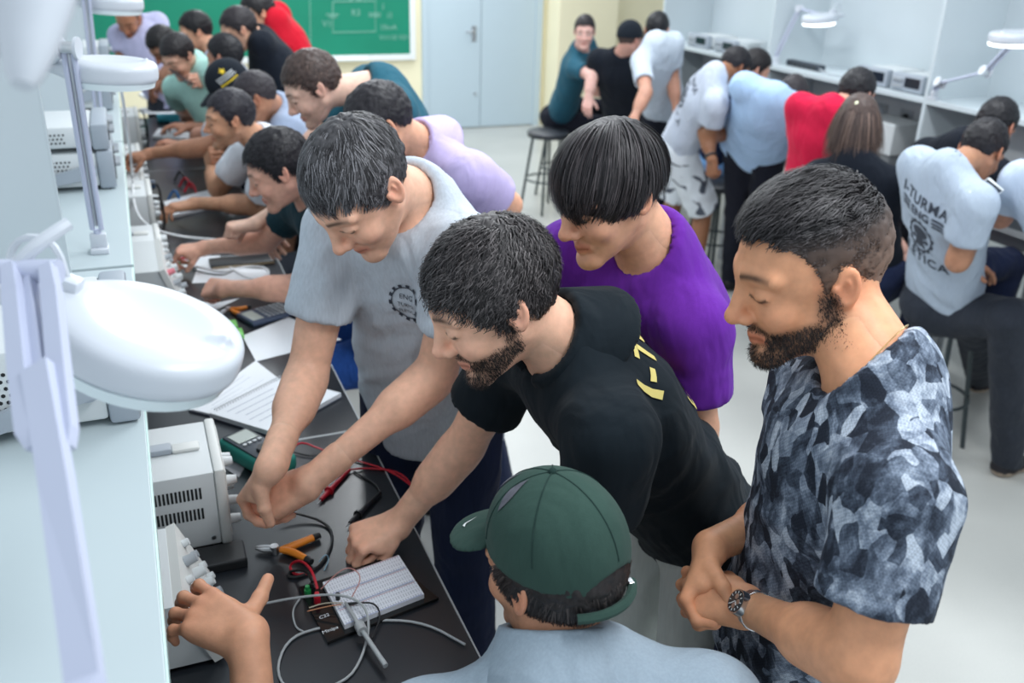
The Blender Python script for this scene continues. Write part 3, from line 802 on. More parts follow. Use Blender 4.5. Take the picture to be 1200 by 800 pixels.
        q4 = np.stack([p-wv, p+wv, p+d_*L_+wv*.3, p+d_*L_-wv*.3], 1).reshape(-1, 3); f4 = np.arange(len(q4)).reshape(-1, 4)
        kc = np.repeat(np.array(s2l(40, 32, 30))*(.6+.9*rng.rand(len(ii)))[:, None], 4, 0)
        link('beard', mesh_np('beard', hd+q4@RH.T, f4, True, kc), HAIRM, body)
    # ---- hair
    if hair:
        gL = np.linalg.solve(RH, V3(0, 0, -1)); gL /= np.linalg.norm(gL)
        hv, hf, hk = hair_mesh(hair, res, gL, rng)
        link('hair', mesh_np('hair', hd+hv@RH.T, hf, True, hk), HAIRM, body)
    return out
# ------------------------------------------------------------------ the five men in front
def J(px, py, A, L, s): return on_ray(px, py, np.array(A), L, s)
BLK, BLKH = s2l(24, 22, 24), s2l(92, 90, 96)
GREYTEE = fabric('grey_heather_tee', s2l(188, 196, 205), .10, (240, 240, 30))
BLACKPOLO = fabric('black_polo', s2l(22, 30, 36), .05)
PURPLE = fabric('purple_tee', s2l(98, 38, 146), .06)
GREYPOLO = fabric('grey_blue_polo', s2l(146, 160, 172), .07, (260, 260, 60))
NAVYJEAN = fabric('navy_jeans', s2l(26, 34, 58), .12)
BLUEJEAN = fabric('blue_jeans', s2l(38, 74, 140), .14)
DARKJEAN = fabric('charcoal_jeans', s2l(46, 50, 58), .14)
KHAKI = fabric('grey_khaki', s2l(192, 196, 192), .05)
def camo():
    m, n, l, b = new_mat('grey_camouflage_cloth')
    tc = n.new('ShaderNodeTexCoord')
    mp = n.new('ShaderNodeMapping'); mp.inputs['Scale'].default_value = (1, 1, .8); l.new(tc.outputs['Object'], mp.inputs['Vector'])
    n0 = n.new('ShaderNodeTexNoise'); n0.inputs['Scale'].default_value = 14; l.new(mp.outputs['Vector'], n0.inputs['Vector'])
    va = n.new('ShaderNodeVectorMath'); va.operation = 'MULTIPLY_ADD'; va.inputs[1].default_value = (.05, .05, .05)
    l.new(n0.outputs['Color'], va.inputs[0]); l.new(mp.outputs['Vector'], va.inputs[2])
    vo = n.new('ShaderNodeTexVoronoi'); vo.inputs['Scale'].default_value = 42; l.new(va.outputs[0], vo.inputs['Vector'])
    n1 = n.new('ShaderNodeTexNoise'); n1.inputs['Scale'].default_value = 26; n1.inputs['Detail'].default_value = 6; n1.inputs['Roughness'].default_value = .7
    l.new(va.outputs[0], n1.inputs['Vector'])
    sp = n.new('ShaderNodeSeparateColor'); l.new(vo.outputs['Color'], sp.inputs[0])
    mx = n.new('ShaderNodeMath'); mx.operation = 'MULTIPLY_ADD'; mx.inputs[1].default_value = .38; mx.inputs[2].default_value = -.19
    l.new(sp.outputs[0], mx.inputs[0])
    ad = n.new('ShaderNodeMath'); ad.operation = 'ADD'; l.new(mx.outputs[0], ad.inputs[0]); l.new(n1.outputs['Fac'], ad.inputs[1])
    cr = n.new('ShaderNodeValToRGB'); e = cr.color_ramp.elements
    e[0].position = .34; e[0].color = (*s2l(38, 44, 56), 1); e[1].position = .72; e[1].color = (*s2l(196, 206, 220), 1)
    k = e.new(.47); k.color = (*s2l(78, 88, 104), 1); k = e.new(.58); k.color = (*s2l(128, 140, 158), 1)
    l.new(ad.outputs[0], cr.inputs[0])
    # woven mesh holes
    ck = n.new('ShaderNodeTexChecker'); ck.inputs['Scale'].default_value = 330; l.new(tc.outputs['Object'], ck.inputs['Vector'])
    m2 = n.new('ShaderNodeMix'); m2.data_type = 'RGBA'; m2.blend_type = 'MULTIPLY'; m2.inputs['Factor'].default_value = .42
    l.new(cr.outputs[0], m2.inputs['A']); l.new(ck.outputs['Color'], m2.inputs['B']); l.new(m2.outputs['Result'], b.inputs['Base Color'])
    nf = n.new('ShaderNodeTexNoise'); nf.inputs['Scale'].default_value = 8; l.new(tc.outputs['Object'], nf.inputs['Vector'])
    bp = n.new('ShaderNodeBump'); bp.inputs['Strength'].default_value = .3; bp.inputs['Distance'].default_value = .05
    l.new(nf.outputs['Fac'], bp.inputs['Height']); l.new(bp.outputs['Normal'], b.inputs['Normal'])
    b.inputs['Roughness'].default_value = .85; b.inputs['Specular IOR Level'].default_value = .2
    return m
CAMO = camo()
SK_FAIR, SK_MID, SK_TAN, SK_DK = s2l(234, 182, 154), s2l(216, 162, 132), s2l(190, 138, 108), s2l(140, 96, 70)

# F5: camouflage tee, hands clasped
hd = at(948, 318, 1.27); pel = V3(hd[0]+.10, hd[1]+.0, 1.02)
nb = J(1035, 446, hd, .175, 1)
shL = J(1085, 505, nb, .185, -1); shR = J(960, 460, nb, .19, 1)
eL = J(1008, 772, shL, .30, 1); wL = J(878, 712, eL, .25, 1)
wR = at(832, 640, 1.44); eR = ik(shR, wR, .29, .25, (.5, .35, -1))
F5 = person('man in a grey camouflage tee with trimmed beard and silver wristwatch, hands clasped', hd, (168, 17, 0), 166, pel, s2l(218, 156, 118),
    dict(col=BLK, hi=s2l(84, 80, 82), t=(.010, .002, .016), line='short', n=10000, len=(.004, .036), ztop=(.06, .105), lift=1.0, clump=.4, cls=75, flow=(1, .1, .35), fa=.75, mess=.35,
         w=.0011, fade=(-.02, .085, s2l(158, 124, 104), .62), rough=.002, hug=.5),
    dict(mat=CAMO, sleeve=.66, slack=.004, fold=.009), dict(mat=NAVYJEAN), nb=nb, sh=(shL, shR), res='near', hs=1.0, beard=.85, seed=5,
    aL=(eL, wL, dict(pose='grip', dir=nrm(at(800, 690, 1.42)-wL), back=(0, -.8, .6))),
    aR=(eR, wR, dict(pose='grip', dir=nrm(at(800, 715, 1.42)-wR), back=(.0, .5, .5))))
# F1: grey tee with gear print, working at the power supply
hd = at(424, 220, 1.76); pel = V3(.60, 1.95, 1.03)
nb = J(486, 232, hd, .18, 1)
shR = J(384, 278, nb, .205, 1); shL = J(540, 292, nb, .195, -1)
eR = J(360, 440, shR, .31, 1); wR = J(318, 545, eR, .27, -1)
eL = J(510, 440, shL, .31, 1); wL = J(362, 565, eL, .28, 1)
F1 = person('man in a grey tee with a black gear print, both hands at the power supply', hd, (206, 47, 0), 212, pel, SK_FAIR,
    dict(col=s2l(40, 38, 40), hi=s2l(150, 148, 152), t=(.010, .007, .014), line='std', n=10000, len=(.02, .045), ztop=(.0, .1), lift=.22, flow=(.9, .45, 0), fa=.35, mess=.15, clump=.6, cls=60, w=.0013, crown=(-.06, -.01, .115)),
    dict(mat=GREYTEE, sleeve=.60, slack=.004, hem=.09, fold=.010), dict(mat=NAVYJEAN), nb=nb, sh=(shL, shR), res='near', hs=1.04, bulk=1.06, beard=.12, seed=11,
    aL=(eL, wL, dict(pose='pinch', dir=at(290, 600, 1.9)-wL, back=(.1, -.5, .8), size=1.12)),
    aR=(eR, wR, dict(pose='pinch', dir=at(285, 590, 1.92)-wR, back=(-.3, .1, .9), size=1.12)))
# F2: black polo, leaning on his fist
hd = at(580, 352, 1.46); pel = V3(.96, 1.34, 1.03)
nb = J(664, 402, hd, .165, 1)
shR = J(610, 398, nb, .20, 1); shL = J(690, 478, nb, .20, -1)
eR = J(545, 520, shR, .29, 1); wR = atz(468, 612, .955)
eL = J(690, 640, shL, .29, 1); wL = J(645, 700, eL, .22, 1)
F2 = person('man in a black polo with gold lettering, leaning on his fist over the bench', hd, (176, 27, 0), 172, pel, SK_FAIR,
    dict(col=s2l(34, 31, 32), hi=s2l(104, 98, 98), t=(.012, .010, .014), line='std', n=9000, len=(.035, .06), ztop=(-.02, .1), lift=.26, curl=.75, lock=1, mess=.25, clump=.7, cls=38, seg=7, w=.0015, crown=(-.05, 0, .115), rough=.004),
    dict(mat=BLACKPOLO, sleeve=.62, slack=.008, polo=1, fold=.010), dict(mat=KHAKI), nb=nb, sh=(shL, shR), res='near', hs=1.0, beard=.6, seed=21,
    aR=(eR, wR, dict(pose='fist', dir=atz(425, 630, .945)-wR, back=(-.15, -.2, 1), size=1.08)), aL=(eL, wL, dict(pose='relax', dir=V3(-.2, -.1, -1), back=(-1, 0, 0))))
# F3: purple tee
hd = at(714, 226, 1.68); pel = V3(1.12, 1.82, 1.03)
nb = J(765, 290, hd, .17, 1)
shR = J(660, 305, nb, .20, 1); shL = J(812, 362, nb, .19, -1)
F3 = person('man in a purple tee with a long dark fringe, behind the black polo', hd, (192, 20, 0), 205, pel, SK_MID,
    dict(col=s2l(24, 22, 25), hi=s2l(84, 78, 80), t=(.011, .009, .014), line='fringe', n=9000, len=(.02, .12), ztop=(-.02, .1), lift=.10, mess=.07, seg=7, w=.0016, crown=(-.055, -.012, .118), rough=.002, hug=.95),
    dict(mat=PURPLE, sleeve=.7, slack=.006, fold=.009), dict(mat=BLUEJEAN), nb=nb, sh=(shL, shR), res='near', hs=.98, beard=.05, seed=31,
    aR=(shR+V3(.13, .10, -.26), shR+V3(.30, .10, -.44), dict(pose='relax')), aL=(shL+V3(.07, .05, -.27), shL+V3(.20, .20, -.45), dict(pose='relax')))
# F4: green cap, back to the camera
hd = at(648, 668, 1.27); pel = V3(.53, .64, .74)
nb = at(652, 772, 1.262)
shL = at(470, 826, 1.25); shR = at(832, 834, 1.25)
wL = at(292, 748, 1.38); eL = ik(shL, wL, .30, .27, (-.3, -.6, -1))
F4 = person('man in a dark green cap and grey polo seen from behind, reaching along the bench', hd, (113, 8, 0), 92, pel, s2l(200, 146, 116),
    dict(col=s2l(30, 27, 28), hi=s2l(80, 72, 70), t=(.012, .012, .008), line='cap', n=5000, len=(.05, .065), lift=.14, grav=.5, mess=.25, w=.0015, sel=lambda p: p[:, 2] < .045),
    dict(mat=GREYPOLO, sleeve=.8, slack=.012, polo=1, fold=.009), dict(mat=DARKJEAN), nb=nb, sh=(shL, shR), res='near', hs=.95, beard=.4, seed=41, legs='sit', ldir=130,
    aL=(eL, wL, dict(pose='claw', dir=at(222, 712, 1.42)-wL, back=(.1, -.45, .85), size=1.1)),
    aR=(shR+V3(.06, -.04, -.28), shR+V3(-.15, .05, -.40), dict(pose='relax')))
# ------------------------------------------------------------------ magnifier lamps
LAMPW = plain('white_lamp_enamel', (.58, .61, .66), .3, var=.02)
LAMPM = plain('pale_lamp_arm', (.50, .53, .66), .4, var=.03)
GLS = plain('lens_glass', (.75, .85, .85), .05, trans=.9)
GLOW = plain('lit_ring', (.95, .98, 1.0), .3, emis=2.0)
def lamp(label, arm, hc, hdir, tilt, R=.105, base=None, plates=True, lit=False, wide=.010, fin=True):
    """arm: polyline of joints, last one at the head; hc: centre of the head; hdir: direction from neck to tip"""
    rt = root('magnifier_lamp', base if base is not None else arm[0], label, 'lamp', 'white magnifier lamps')
    x = nrm(hdir); z = nrm(V3(0, 0, 1)-x[2]*x); y = np.cross(z, x); M = np.stack([x, y, z], 1)
    S = Sdf(); hz = R*.26
    S.ell((0, 0, 0), (R*1.3, R*1.3, R*.5)).fn(lambda X, Y, Z, D: (((X*X+Y*Y*1.12)/R**2)**3+(np.abs(Z)/hz)**4)**(1/5.)*hz*1.0-hz*1.0)
    S.cone((-R*.85, 0, 0), (-R*1.55, 0, .002), .030*R/.105, .020*R/.105, .03, sq=(V3(0, 0, 1), .6))
    S.ell((R*.02, 0, hz*1.34), (R*.74, R*.68, hz*.62), .003, op='s')
    S.cone((R*.72, 0, hz*.8), (R*.78, 0, hz*1.15), .008, .004, .012)
    v, f = S.mesh(R/36, (-R*1.9, -R*1.2, -R*.5), (R*1.3, R*1.2, R*.6)); v = relax(v, f, 1)
    link('lamp_head', mesh_np('lamp_head', hc+v@M.T, f), LAMPW, rt)
    T = Matrix(((M[0, 0], M[0, 1], M[0, 2], hc[0]), (M[1, 0], M[1, 1], M[1, 2], hc[1]), (M[2, 0], M[2, 1], M[2, 2], hc[2]), (0, 0, 0, 1)))
    rg = MB(); nn = 40
    rg.cyl((0, 0, -hz*1.22), (0, 0, -hz*.7), R*.90, R*.93, 40)
    rg.done('light_ring' if lit else 'lens_rim', GLOW if lit else plain('pale_rim', (.72, .80, .82), .2), rt, True, M=T)
    MB().cyl((0, 0, -hz*1.26), (0, 0, -hz*1.22), R*.55, R*.55, 32).done('lens', GLS, rt, True, M=T)
    if fin:
        MB().box((-R*1.2, -.012, hz*.5), (-R*.75, .012, hz*1.5), .005).done('head_bracket', LAMPW, rt, True, M=T)
        MB().tube([(-R*1.45, 0, .01), (-R*1.5, 0, R*.6), (-R*1.1, 0, R*.75), (-R*.85, 0, hz)], .004, 6, 2).done('head_cable', LAMPW, rt, True, M=T)
    arm = [np.array(p, float) for p in arm]
    for a, b in zip(arm, arm[1:]):
        d = nrm(b-a); sd = nrm(np.cross(d, V3(.31, .95, .1) if abs(d[2]) > .5 else V3(0, 0, 1)))
        for g in (-1, 1): MB().cyl(a+sd*g*wide*.95, b+sd*g*wide*.95, wide*.55, seg=8).done('arm_rod', LAMPM, rt, True)
        MB().cyl(a+d*.01, b-d*.01, wide*.35, seg=8).done('spring', METAL, rt, True)
    if plates:
        for p in arm[1:]:
            d = nrm(arm[-1]-arm[-2]); sd = nrm(np.cross(d, V3(.31, .95, .1) if abs(d[2]) > .5 else V3(0, 0, 1)))
            for g in (-1, 1): MB().cyl(p+sd*g*wide*1.5, p+sd*g*wide*2.1, wide*2.2, seg=20).done('joint_plate', LAMPW, rt, True)
            MB().cyl(p-sd*wide*1.5, p+sd*wide*1.5, wide*1.2, seg=12).done('joint_pin', METAL, rt, True)
    MB().cyl(arm[-1], hc-x*R*1.45, wide*.9, wide*.8).done('neck', LAMPW, rt, True)
    if base is not None:
        base = np.array(base, float)
        MB().box(base+V3(-.022, -.03, 0), base+V3(.022, .03, .014), .003).box(base+V3(-.02, -.012, .012), base+V3(.02, .012, .05), .004).done('clamp', LAMPW, rt, True)
        MB().cyl(base+V3(0, 0, .04), arm[0], wide*.8).done('post', LAMPM, rt, True)
    return rt
# nearest lamp, out of focus at the left edge
hc = at(172, 396, 1.02); dr_ = at(290, 430, 1.03)-at(72, 356, 1.0)
j0 = at(28, 335, .92)
L1 = lamp('large white magnifier lamp nearest the camera, its round head over the first bench', [at(38, 380, .86), j0], hc, dr_, 0, .105, base=None, wide=.011, plates=False)
def bar(pts, w, th, mat, name, parent):
    """flat bar along points, w across the view, th deep"""
    m = MB(); R = []
    for i, p in enumerate(pts):
        t = nrm(np.array(pts[min(i+1, len(pts)-1)])-np.array(pts[max(i-1, 0)])); sd = nrm(np.cross(t, _f)); dp = nrm(np.cross(sd, t))
        R.append([m.bm.verts.new(p+sd*a*w[i]+dp*b*th) for a, b in ((-1, -1), (1, -1), (1, 1), (-1, 1))])
    for A, B in zip(R, R[1:]):
        for k in range(4): m.bm.faces.new((A[k], A[(k+1) % 4], B[(k+1) % 4], B[k]))
    m.bm.faces.new(R[0][::-1]); m.bm.faces.new(R[-1])
    return m.done(name, mat, parent)
el = V3(-.20, .22, 1.66)
bar([at(44, 430, .80), at(66, 560, .73), at(100, 800, .63), el], [.0125, .0125, .0125, .0125], .006, LAMPM, 'arm_bar', L1)
MB().cyl((el[0], el[1], SZ), el, .013).box((el[0]-.04, el[1]-.05, SZ), (el[0]+.04, el[1]+.05, SZ+.03), .004).done('clamp', LAMPW, L1, True)
for g in (-1, 1):
    bar([at(34+g*22, 312, .89), at(38+g*23, 345, .87), at(46+g*23, 430, .81), at(55+g*22, 505, .765), at(60+g*18, 525, .755)], [.006, .008, .0085, .0085, .005], .006, LAMPM, 'joint_plate', L1)
bar([at(30, 322, .90), at(42, 400, .84), at(58, 505, .77)], [.0075, .007, .007], .006, LAMPM, 'joint_core', L1)
MB().cyl(at(0, 318, .90), at(70, 318, .90), .012).done('joint_pin', LAMPM, L1, True)
MB().tube([at(18, 312, .9), at(45, 285, .9), at(80, 262, .92)], .007, 8, 1).done('grip_rod', LAMPW, L1, True)
# arm end of another lamp hanging in the top left corner
r0 = root('magnifier_lamp', at(40, -120, .55), 'blurred white lamp arm hanging into the top left corner', 'lamp', 'white magnifier lamps')
MB().tube([at(45, -160, .56), at(44, -40, .54), at(34, 40, .53), at(26, 100, .52)], [.030, .027, .017, .006], 12, 1).done('arm_elbow', LAMPW, r0, True)
MB().tube([at(10, -160, .56), at(12, -40, .54), at(6, 60, .53)], [.03, .026, .012], 12, 1).done('joint_plate', LAMPW, r0, True)
b2 = V3(-.12, 2.55, SZ)
lamp('white magnifier lamp in front of the grey scope stack, second from the camera', [b2+V3(0, 0, .06), V3(-.118, 2.50, 1.82)], V3(-.03, 2.58, 1.755), (1, -.34, -.06), 0, .11, base=b2, wide=.012)
b3 = V3(-.12, 4.10, SZ)
lamp('small white magnifier lamp before the man in lavender, third from the camera', [b3+V3(0, 0, .06), V3(-.10, 4.05, 1.86)], V3(-.01, 4.16, 1.80), (1, -.34, -.06), 0, .115, base=b3, wide=.012)
b4 = V3(4.26, 5.56, SZ)
lamp('white lamp with lit ring above the bending man in light blue, on the right shelf', [b4+V3(0, 0, .06), at(937, 10, 6.35), at(975, 20, 6.2)], at(960, 22, 6.15), nrm(at(940, 26, 6.1)-at(985, 20, 6.2)), 0, .115, base=b4, wide=.011, lit=True)
b5 = V3(4.22, 4.05, SZ)
lamp('white lamp with bent arm at the right edge, above the student with skull print', [b5+V3(0, 0, .06), at(1102, 97, 5.1), at(1155, 84, 4.9), at(1192, 45, 4.75)], at(1187, 44, 4.7), nrm(at(1167, 46, 4.65)-at(1220, 40, 4.8)), 0, .12, base=b5, wide=.012, lit=True)

# ------------------------------------------------------------------ instruments
INST = plain('instrument_case', (.60, .63, .64), .5, var=.03)
INSTD = plain('instrument_bumper', (.34, .38, .43), .5, var=.03)
INSTL = plain('instrument_bezel', (.70, .71, .69), .45, var=.02)
PANELD = plain('dark_panel', (.06, .07, .09), .4)
SCREEN = plain('dark_screen', (.015, .02, .03), .12)
KNOB = plain('pale_knob', (.66, .69, .70), .4)
KNOBD = plain('grey_knob', (.38, .41, .44), .4)
PINK = plain('pink_button', (.72, .22, .26), .4)
HOLE = plain('vent_black', (.01, .012, .014), .8)
GR_S, GR_B = 'oscilloscopes on the left shelf', 'instruments on the left bench'
def scope(label, fx, y0, y1, z0, h, dep, s=1, group=GR_S, handle=True, cat='oscilloscope'):
    """front panel at x = fx facing +x (s=1) or -x (s=-1)"""
    r = root('oscilloscope', (fx-s*dep/2, (y0+y1)/2, z0), label, cat, group); xb = fx-s*dep
    a, b = sorted((xb, fx-s*.05)); MB().box((a, y0+.006, z0+.012), (b, y1-.006, z0+h-.006), .008).done('case', INST, r, True)
    a, b = sorted((fx-s*.05, fx)); MB().box((a, y0, z0+.004), (b, y1, z0+h), .008).done('front_bumper', INSTD, r, True)
    a, b = sorted((fx, fx+s*.003))
    MB().box((a, y0+.02, z0+.03), (b, y0+(y1-y0)*.55, z0+h-.02)).done('screen', SCREEN, r)
    for i in range(3):
        for j in range(2):
            c = V3(fx, y0+(y1-y0)*(.66+.11*i), z0+h*(.3+.36*j)); MB().cyl(c, c+V3(s*.016, 0, 0), .011, .009, 12).done('knob', KNOBD, r, True)
    for yy in (y0+.03, y1-.03):
        for xx in (fx-s*.04, xb+s*.04): MB().cyl((xx, yy, z0), (xx, yy, z0+.014), .012, seg=10).done('foot', BLACKP, r, True)
    vb = MB()
    for i in range(9):
        for j in range(6):
            xx = fx-s*(.13+.012*i+.006*(j % 2)); zz = z0+h*.35+.0125*j
            if zz < z0+h-.02: vb.cyl((xx, y0+.0065, zz), (xx, y0+.0052, zz), .0036, seg=6)
    vb.done('vent_holes', HOLE, r)['kind'] = 'stuff'
    if handle:
        p = V3(fx-s*.078, y0+.006, z0+h*.52)
        MB().cyl(p, p-V3(0, .02, 0), .027, seg=24).done('handle_pivot', INSTD, r, True)
        MB().prism([p+V3(s*.005, -.008, .022), p+V3(s*.012, -.008, -.020), p+V3(-s*.20, -.008, -h*.48), p+V3(-s*.20, -.008, -h*.48+.03)], (0, -1, 0), .014).done('handle_arm', INSTD, r, True)
    return r
def psu(label, fx, y0, y1, z0, h, dep, handles=False, cat='power supply', slots=True, group=GR_B):
    r = root('power_supply', (fx-dep/2, (y0+y1)/2, z0), label, cat, group)
    MB().box((fx-dep, y0, z0+.012), (fx-.022, y1, z0+h), .003).done('case', INST, r, True)
    MB().box((fx-.022, y0-.004, z0+.008), (fx, y1+.004, z0+h+.005), .006).done('front_bezel', INSTL, r, True)
    MB().box((fx, y0+.01, z0+.02), (fx+.002, y1-.01, z0+h-.01)).done('front_panel', PANELD if handles else INSTL, r)
    for xx in (fx-.03, fx-dep+.03):
        for yy in (y0+.02, y1-.02): MB().cyl((xx, yy, z0), (xx, yy, z0+.014), .010, seg=10).done('foot', BLACKP, r, True)
    for i, (fy, fz) in enumerate(((.2, .72), (.2, .45), (.2, .2), (.55, .72), (.55, .45), (.8, .2), (.8, .6))):
        c = V3(fx+.002, y0+(y1-y0)*fy, z0+h*fz); MB().cyl(c, c+V3(.022, 0, 0), .012, .009, 14).done('knob', KNOB, r, True)
    if slots:
        vb = MB()
        for k in range(2):
            for i in range(18):
                xx = fx-.052-.0078*i; zz = z0+h*(.50+.26*k); vb.box((xx-.0022, y0-.0007, zz-.013), (xx+.0022, y0+.001, zz+.013))
        vb.done('vent_slots', HOLE, r)['kind'] = 'stuff'
        MB().cyl((fx-.036, y0, z0+.03), (fx-.036, y0-.002, z0+.03), .005, seg=10).done('screw', METAL, r, True)
    ym = (y0+y1)/2
    MB().box((fx-dep*.85, ym-.016, z0+h), (fx-.095, ym+.016, z0+h+.014), .004).done('carry_handle', INSTD, r, True)
    MB().box((fx-.095, ym-.016, z0+h), (fx-.04, ym+.016, z0+h+.009), .004).done('handle_end', INSTL, r, True)
    if handles:
        for yy in (y0+.02, y1-.02):
            MB().tube([(fx, yy, z0+h*.9), (fx+.035, yy, z0+h*.9), (fx+.035, yy, z0+h*.1), (fx, yy, z0+h*.1)], .005, 8, 1).done('front_handle', BLACKP, r, True)
    return r
def fgen(label, fx, y0, y1, z0, h, dep):
    r = root('function_generator', (fx-dep/2, (y0+y1)/2, z0), label, 'generator', GR_B)
    P = [(fx-dep, y0, z0+.01), (fx+.02, y0, z0+.01), (fx-.035, y0, z0+h), (fx-dep, y0, z0+h)]
    MB().prism(P, (0, 1, 0), y1-y0).done('case', INST, r, True)
    n = nrm(V3(h, 0, .055)); t = nrm(V3(-.055, 0, h-.01)); c0 = V3(fx+.02, y0, z0+.01)
    Q = [c0+V3(0, -.005, -.004), c0+V3(0, y1-y0+.005, -.004), c0+V3(0, y1-y0+.005, 0)+t*(h+.0), c0+V3(0, -.005, 0)+t*(h+.0)]
    MB().prism(Q, n, .018).done('front_panel', INSTL, r, True)
    i = 0
    for a in (.12, .34, .56, .80):
        for b in (.15, .38, .62, .86):
            c = c0+V3(0, (y1-y0)*b, 0)+t*h*a+n*.018; i += 1
            MB().cyl(c, c+n*(.022 if i % 2 else .012), .011 if i % 2 else .008, .009 if i % 2 else .007, 12).done('knob', (PINK if i in (13, ) else KNOB if i % 3 else KNOBD), r, True)
    for xx in (fx-.03, fx-dep+.03):
        for yy in (y0+.02, y1-.02): MB().cyl((xx, yy, z0), (xx, yy, z0+.012), .010, seg=10).done('foot', BLACKP, r, True)
    return r
scope('grey oscilloscope with perforated side on the near end of the white shelf', -.05, 1.545, 1.90, SZ, .165, .42)
scope('lower grey oscilloscope of the stack behind the second magnifier lamp', -.07, 3.20, 3.52, SZ, .125, .36)
scope('upper grey oscilloscope resting on another, behind the second magnifier lamp', -.075, 3.20, 3.52, SZ+.125, .085, .34, handle=False)
scope('grey oscilloscope on the far end of the left shelf', -.07, 4.66, 5.0, SZ, .15, .36)
scope('grey oscilloscope on the shelf beside the farthest divider panel', -.07, 5.9, 6.25, SZ, .15, .36)
psu('grey power supply with white knobs beside the pinching hands', .085, 1.70, 1.925, TZ, .185, .34)
fgen('pale function generator with a pink button by the reaching hand', -.005, 1.36, 1.60, TZ, .14, .30)
MB_ = MB().box((-.08, 1.615, TZ), (.105, 1.685, TZ+.022), .004)
o_ = MB_.done('adapter_case', BLACKP); tag(o_, 'low black case lying between power supply and generator', 'case')
fgen('pale function generator with many knobs before the curly haired man', .055, 3.02, 3.36, TZ, .17, .30)
psu('low grey power supply with top handle behind the function generator', .045, 3.56, 3.80, TZ, .10, .30, slots=False)
psu('grey power supply with black front handles beside the spiral pad', .04, 3.98, 4.26, TZ, .17, .30, handles=True, slots=False)
psu('low white meter behind the power supply with black handles', .02, 4.55, 4.85, TZ, .10, .28, slots=False, cat='meter')
psu('pale low meter under the reaching hand', .02, 5.05, 5.32, TZ, .11, .28, slots=False, cat='meter')
psu('grey power supply with black handles below the third magnifier lamp', .04, 5.62, 5.92, TZ, .20, .30, handles=True, slots=False)
# instruments on the right shelf, facing left
def rscope(label, y0, y1, h=.10): scope(label, 4.24, y0, y1, SZ, h, .30, -1, 'bench meters on the right shelf', handle=False, cat='meter')
rscope('bench meter with a dark screen on the right shelf, above the brown hair', 4.17, 4.42, .105)
rscope('bench meter on the right shelf half hidden by the man in red', 4.46, 4.72, .105)
rscope('bench meter on the right shelf behind the bearded man in navy', 6.05, 6.32, .10)
rscope('bench meter at the far end of the right shelf, with lit screen', 6.42, 6.70, .10)
ps = root('power_strip', (4.33, 5.35, SZ), 'black power strip lying on the right shelf beside the divider', 'power strip')
MB().box((4.30, 5.15, SZ), (4.36, 5.50, SZ+.04), .006).done('housing', plain('dark_strip', (.03, .04, .055), .5), ps, True)
for i in range(6): MB().cyl((4.30, 5.20+i*.05, SZ+.02), (4.298, 5.20+i*.05, SZ+.02), .015, seg=12).done('outlet', BLACKP, ps)
tag(MB().tube([(4.3, 5.14, SZ+.02), (4.26, 5.0, SZ+.006), (4.3, 4.9, SZ+.006), (4.24, 4.8, SZ+.006), (4.3, 4.75, SZ+.006)], .005, 6, 2).done('shelf_cable', KNOBD, None, True), 'grey cable lying loose on the right shelf', 'cable')
for y, yy in ((4.30, 4.36), (4.62, 4.66)):
    tag(MB().tube([(4.60, y, TZ+.18), (4.55, y, TZ+.18), (4.53, y+.03, TZ+.08), (4.5, yy+.08, TZ+.01), (4.40, yy+.12, TZ+.01)], [.012, .012, .005, .004, .004], 6, 1).done('mains_cable', BLACKP, None, True),
        'black power cord plugged into the right panel, ' + ('nearer the white divider post' if y < 4.5 else 'beside the brown hair'), 'cord')
tag(MB().box((4.30, 4.38, TZ), (4.56, 4.72, TZ+.19), .006).done('junction_box', INST), 'grey instrument case on the right bench behind the brown hair', 'case')
ub = root('instrument_case', (4.2, 2.9, TZ), 'white instrument case on the right bench beside the black tee', 'case')
MB().box((4.05, 2.55, TZ), (4.55, 2.95, TZ+.22), .008).done('case', INSTL, ub, True)
MB().box((4.04, 2.58, TZ+.03), (4.05, 2.92, TZ+.19), .003).done('front_panel', INST, ub)

# ------------------------------------------------------------------ things on the bench
def T_(px, py, z=TZ): return atz(px, py, z)
def slab(pts, z0, th, mat, name, parent=None, **k):
    return MB().prism([V3(p[0], p[1], z0) for p in pts], (0, 0, 1), th).done(name, mat, parent, **k)
PAPER = plain('white_paper', (.80, .82, .85), .7, var=.02)
PAGE = plain('page_block', (.70, .70, .72), .8)
bb = root('breadboard', T_(440, 695), 'white breadboard on a black plate with wires plugged in', 'breadboard')
q = [T_(350, 688, TZ+.007), T_(455, 652, TZ+.007), T_(514, 700, TZ+.007), T_(384, 752, TZ+.007)]
slab(q, TZ+.001, .006, plain('gloss_black_plate', (.008, .009, .010), .12), 'base_plate', bb)
A_, B_, C_, D_ = T_(378, 684, TZ+.013), T_(467, 652, TZ+.013), T_(501, 694, TZ+.013), T_(404, 735, TZ+.013)
BBW = plain('breadboard_white', (.78, .80, .86), .5, var=.02)
ux, uy = (B_-A_), (D_-A_)
